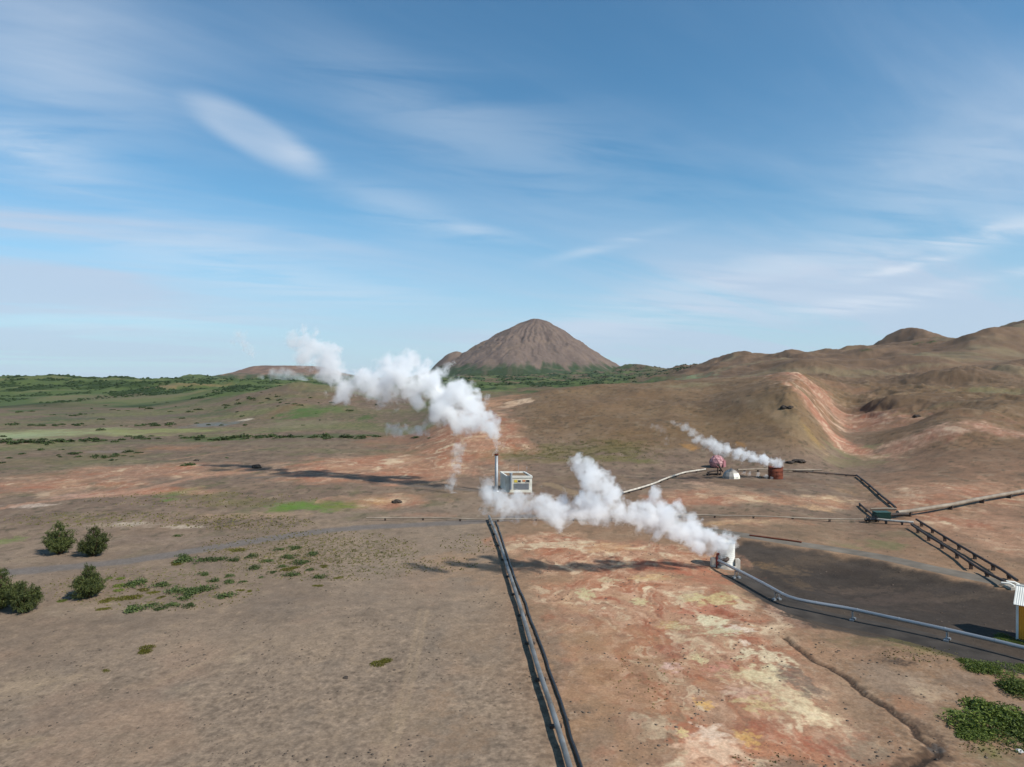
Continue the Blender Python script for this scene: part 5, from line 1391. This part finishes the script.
# ------------------------------------------------------------------ haze
HAZE = True
if HAZE:
    b = MB(); b.box((0, 0, 180), (28400, 28400, 500))
    m, nt, bs = nmat('haze_air'); nt.nodes.remove(bs)
    pv = nt.nodes.new('ShaderNodeVolumePrincipled'); pv.inputs['Density'].default_value = 1.3e-5; pv.inputs['Color'].default_value = (.82, .9, 1.0, 1); pv.inputs['Anisotropy'].default_value = 0.1
    L(nt, pv.outputs[0], nt.nodes['Material Output'].inputs['Volume'])
    tag(b.build('haze', m), 'thin pale blue haze over the far hills', 'haze', kind='stuff')

# ------------------------------------------------------------------ sky, sun
SUN_EL = math.radians(43); SX, SY = .85, -.53
w = bpy.data.worlds.new('World'); scene.world = w; w.use_nodes = True
nt = w.node_tree; bg = nt.nodes['Background']
sky = nt.nodes.new('ShaderNodeTexSky'); sky.sky_type = 'NISHITA'; sky.sun_disc = False
sky.sun_elevation = SUN_EL; sky.sun_rotation = math.atan2(SX, SY)
sky.altitude = 300; sky.air_density = 1.0; sky.dust_density = .3; sky.ozone_density = 1.6
tc = nt.nodes.new('ShaderNodeTexCoord')
def mt(op, a, b_=None, c_=None):
    n_ = nt.nodes.new('ShaderNodeMath'); n_.operation = op
    for i, v_ in enumerate((a, b_, c_)):
        if v_ is None: continue
        if isinstance(v_, (int, float)): n_.inputs[i].default_value = v_
        else: L(nt, v_, n_.inputs[i])
    return n_.outputs[0]
sx = nt.nodes.new('ShaderNodeSeparateXYZ'); L(nt, tc.outputs['Generated'], sx.inputs[0])
dx, dy, dz = sx.outputs
zc = mt('MAXIMUM', mt('ADD', dz, .10), .03)
U, Vv = mt('DIVIDE', dx, zc), mt('DIVIDE', dy, zc)
def rng(v, a, b_, lo=0., hi=1.):
    n_ = nt.nodes.new('ShaderNodeMapRange'); n_.interpolation_type = 'SMOOTHSTEP'
    n_.inputs['From Min'].default_value = a; n_.inputs['From Max'].default_value = b_; n_.inputs['To Min'].default_value = lo; n_.inputs['To Max'].default_value = hi
    L(nt, v, n_.inputs['Value']); return n_.outputs['Result']
def cnoise(rot, su, sv, det, off, dist=.4, rough=.55):
    c, s = math.cos(rot), math.sin(rot)
    a = mt('MULTIPLY', mt('ADD', mt('MULTIPLY', U, c), mt('MULTIPLY', Vv, s)), su)
    b_ = mt('MULTIPLY', mt('ADD', mt('MULTIPLY', U, -s), mt('MULTIPLY', Vv, c)), sv)
    cb = nt.nodes.new('ShaderNodeCombineXYZ'); L(nt, a, cb.inputs[0]); L(nt, b_, cb.inputs[1]); cb.inputs[2].default_value = off
    n_ = nt.nodes.new('ShaderNodeTexNoise'); n_.inputs['Scale'].default_value = 1; n_.inputs['Detail'].default_value = det; n_.inputs['Roughness'].default_value = rough; n_.inputs['Distortion'].default_value = dist
    L(nt, cb.outputs[0], n_.inputs['Vector']); return n_.outputs['Fac']
def gauss(px, py, rx, ry, rot):
    """soft patch of sky in a given direction"""
    yy = mt('MAXIMUM', dy, .05)
    gx = mt('SUBTRACT', mt('DIVIDE', dx, yy), (px - 512) / F); gz_ = mt('SUBTRACT', mt('DIVIDE', dz, yy), (HOR - py) / F)
    c, s = math.cos(rot), math.sin(rot)
    a = mt('DIVIDE', mt('ADD', mt('MULTIPLY', gx, c), mt('MULTIPLY', gz_, s)), rx / F)
    b_ = mt('DIVIDE', mt('ADD', mt('MULTIPLY', gx, -s), mt('MULTIPLY', gz_, c)), ry / F)
    d2 = mt('ADD', mt('MULTIPLY', a, a), mt('MULTIPLY', b_, b_))
    g_ = mt('POWER', 2.718, mt('MULTIPLY', d2, -1.0))
    return mt('MULTIPLY', g_, mt('GREATER_THAN', dy, .06))
veil = rng(cnoise(.5, .28, .9, 6, 3.1, .6), .36, .72)
fibre = rng(cnoise(.75, .45, 3.2, 9, 7.7, .8, .62), .45, .78)
broad = mt('ADD', mt('MULTIPLY', gauss(0, 160, 190, 260, .2), .75), mt('ADD', mt('MULTIPLY', gauss(1010, 200, 260, 150, .3), .5), mt('ADD', mt('MULTIPLY', gauss(520, 250, 420, 60, -.1), .25), mt('MULTIPLY', gauss(700, 320, 260, 45, .15), .4))))
tot = mt('MULTIPLY', veil, mt('MULTIPLY_ADD', broad, .95, .06))
tot = mt('ADD', tot, mt('MULTIPLY', fibre, mt('MULTIPLY_ADD', broad, .36, .05)))
ragged = rng(cnoise(.2, 1.4, 4.5, 8, 1.9, .5), .28, .62)
wisp = None
for (px, py, rx, ry, ro, s) in ((300, 155, 30, 14, -.5, .3), (905, 268, 44, 5, .22, .85), (870, 303, 80, 9, .12, .75), (985, 235, 100, 13, .22, .70), (1010, 275, 70, 5, .15, .55), (610, 245, 55, 5, .25, .45), (420, 110, 150, 42, -.45, .20), (400, 210, 70, 22, -.3, .28), (480, 232, 40, 6, -.15, .4), (60, 70, 110, 70, -.6, .25), (30, 150, 70, 24, -.3, .5), (560, 150, 160, 50, -.3, .14), (760, 270, 130, 16, .2, .40), (640, 320, 170, 18, .15, .35), (960, 170, 130, 60, .3, .34), (200, 250, 140, 30, -.1, .35), (130, 320, 160, 14, .02, .3), (330, 290, 120, 14, -.1, .25)):
    q = mt('MULTIPLY', gauss(px, py, rx, ry, ro), s)
    wisp = q if wisp is None else mt('ADD', wisp, q)
wisp = mt('MINIMUM', mt('MULTIPLY', wisp, ragged), .8)
oval = mt('POWER', gauss(253, 134, 84, 23, -.50), 1.0)
oval = rng(oval, .25, .8)
tot = mt('ADD', tot, mt('MULTIPLY', mt('MULTIPLY', oval, .42), mt('MULTIPLY_ADD', rng(cnoise(.9, 1.6, 3.5, 8, 5.5, .5), .2, .7), .7, .3)))
wisp = mt('ADD', wisp, mt('MULTIPLY', oval, .20))
low = rng(dz, -.02, .30, 1., 0.)
tot = mt('ADD', tot, mt('MULTIPLY', low, .76))
tot = mt('MINIMUM', tot, .88)
mixn = nt.nodes.new('ShaderNodeMix'); mixn.data_type = 'RGBA'
tint = nt.nodes.new('ShaderNodeMix'); tint.data_type = 'RGBA'; tint.blend_type = 'MULTIPLY'; tint.inputs['Factor'].default_value = 1; tint.inputs['B'].default_value = (.56, 1.01, 1.13, 1)
L(nt, sky.outputs[0], tint.inputs['A'])
L(nt, tot, mixn.inputs['Factor']); L(nt, tint.outputs['Result'], mixn.inputs['A']); mixn.inputs['B'].default_value = (4.35, 5.25, 6.6, 1)
mix2 = nt.nodes.new('ShaderNodeMix'); mix2.data_type = 'RGBA'
L(nt, wisp, mix2.inputs['Factor']); L(nt, mixn.outputs['Result'], mix2.inputs['A']); mix2.inputs['B'].default_value = (5.9, 6.6, 7.5, 1)
L(nt, mix2.outputs['Result'], bg.inputs['Color'])
bg.inputs['Strength'].default_value = .08

sl_ = bpy.data.lights.new('sun', 'SUN'); sl_.energy = 3.6; sl_.angle = math.radians(.53); sl_.color = (1, .97, .90)
so = bpy.data.objects.new('sun', sl_); COL.objects.link(so)
dv = Vector((SX, SY, math.tan(SUN_EL) * math.hypot(SX, SY))).normalized()
so.rotation_euler = dv.to_track_quat('Z', 'Y').to_euler(); so.location = dv * 400

# ------------------------------------------------------------------ camera, render
cam = bpy.data.cameras.new('camera'); cam.sensor_width = 36; cam.lens = F / 1024 * 36; cam.clip_end = 60000; cam.clip_start = .5
co = bpy.data.objects.new('camera', cam); COL.objects.link(co)
co.location = (0, 0, CAM_H); co.rotation_euler = (math.radians(90) - math.atan((383.5 - HOR) / F), 0, 0)
scene.camera = co
scene.render.engine = 'CYCLES'
cy = scene.cycles
cy.use_denoising = True
try: cy.denoiser = 'OPENIMAGEDENOISE'
except Exception: pass
cy.use_adaptive_sampling = True; cy.adaptive_threshold = .01
cy.max_bounces = 26; cy.diffuse_bounces = 2; cy.glossy_bounces = 2; cy.transmission_bounces = 4; cy.volume_bounces = 24; cy.transparent_max_bounces = 16
cy.volume_max_steps = 256
cy.caustics_reflective = False; cy.caustics_refractive = False
vs_ = scene.view_settings
vs_.view_transform = 'Standard'; vs_.look = 'None'; vs_.exposure = .58; vs_.gamma = 1; vs_.use_curve_mapping = False
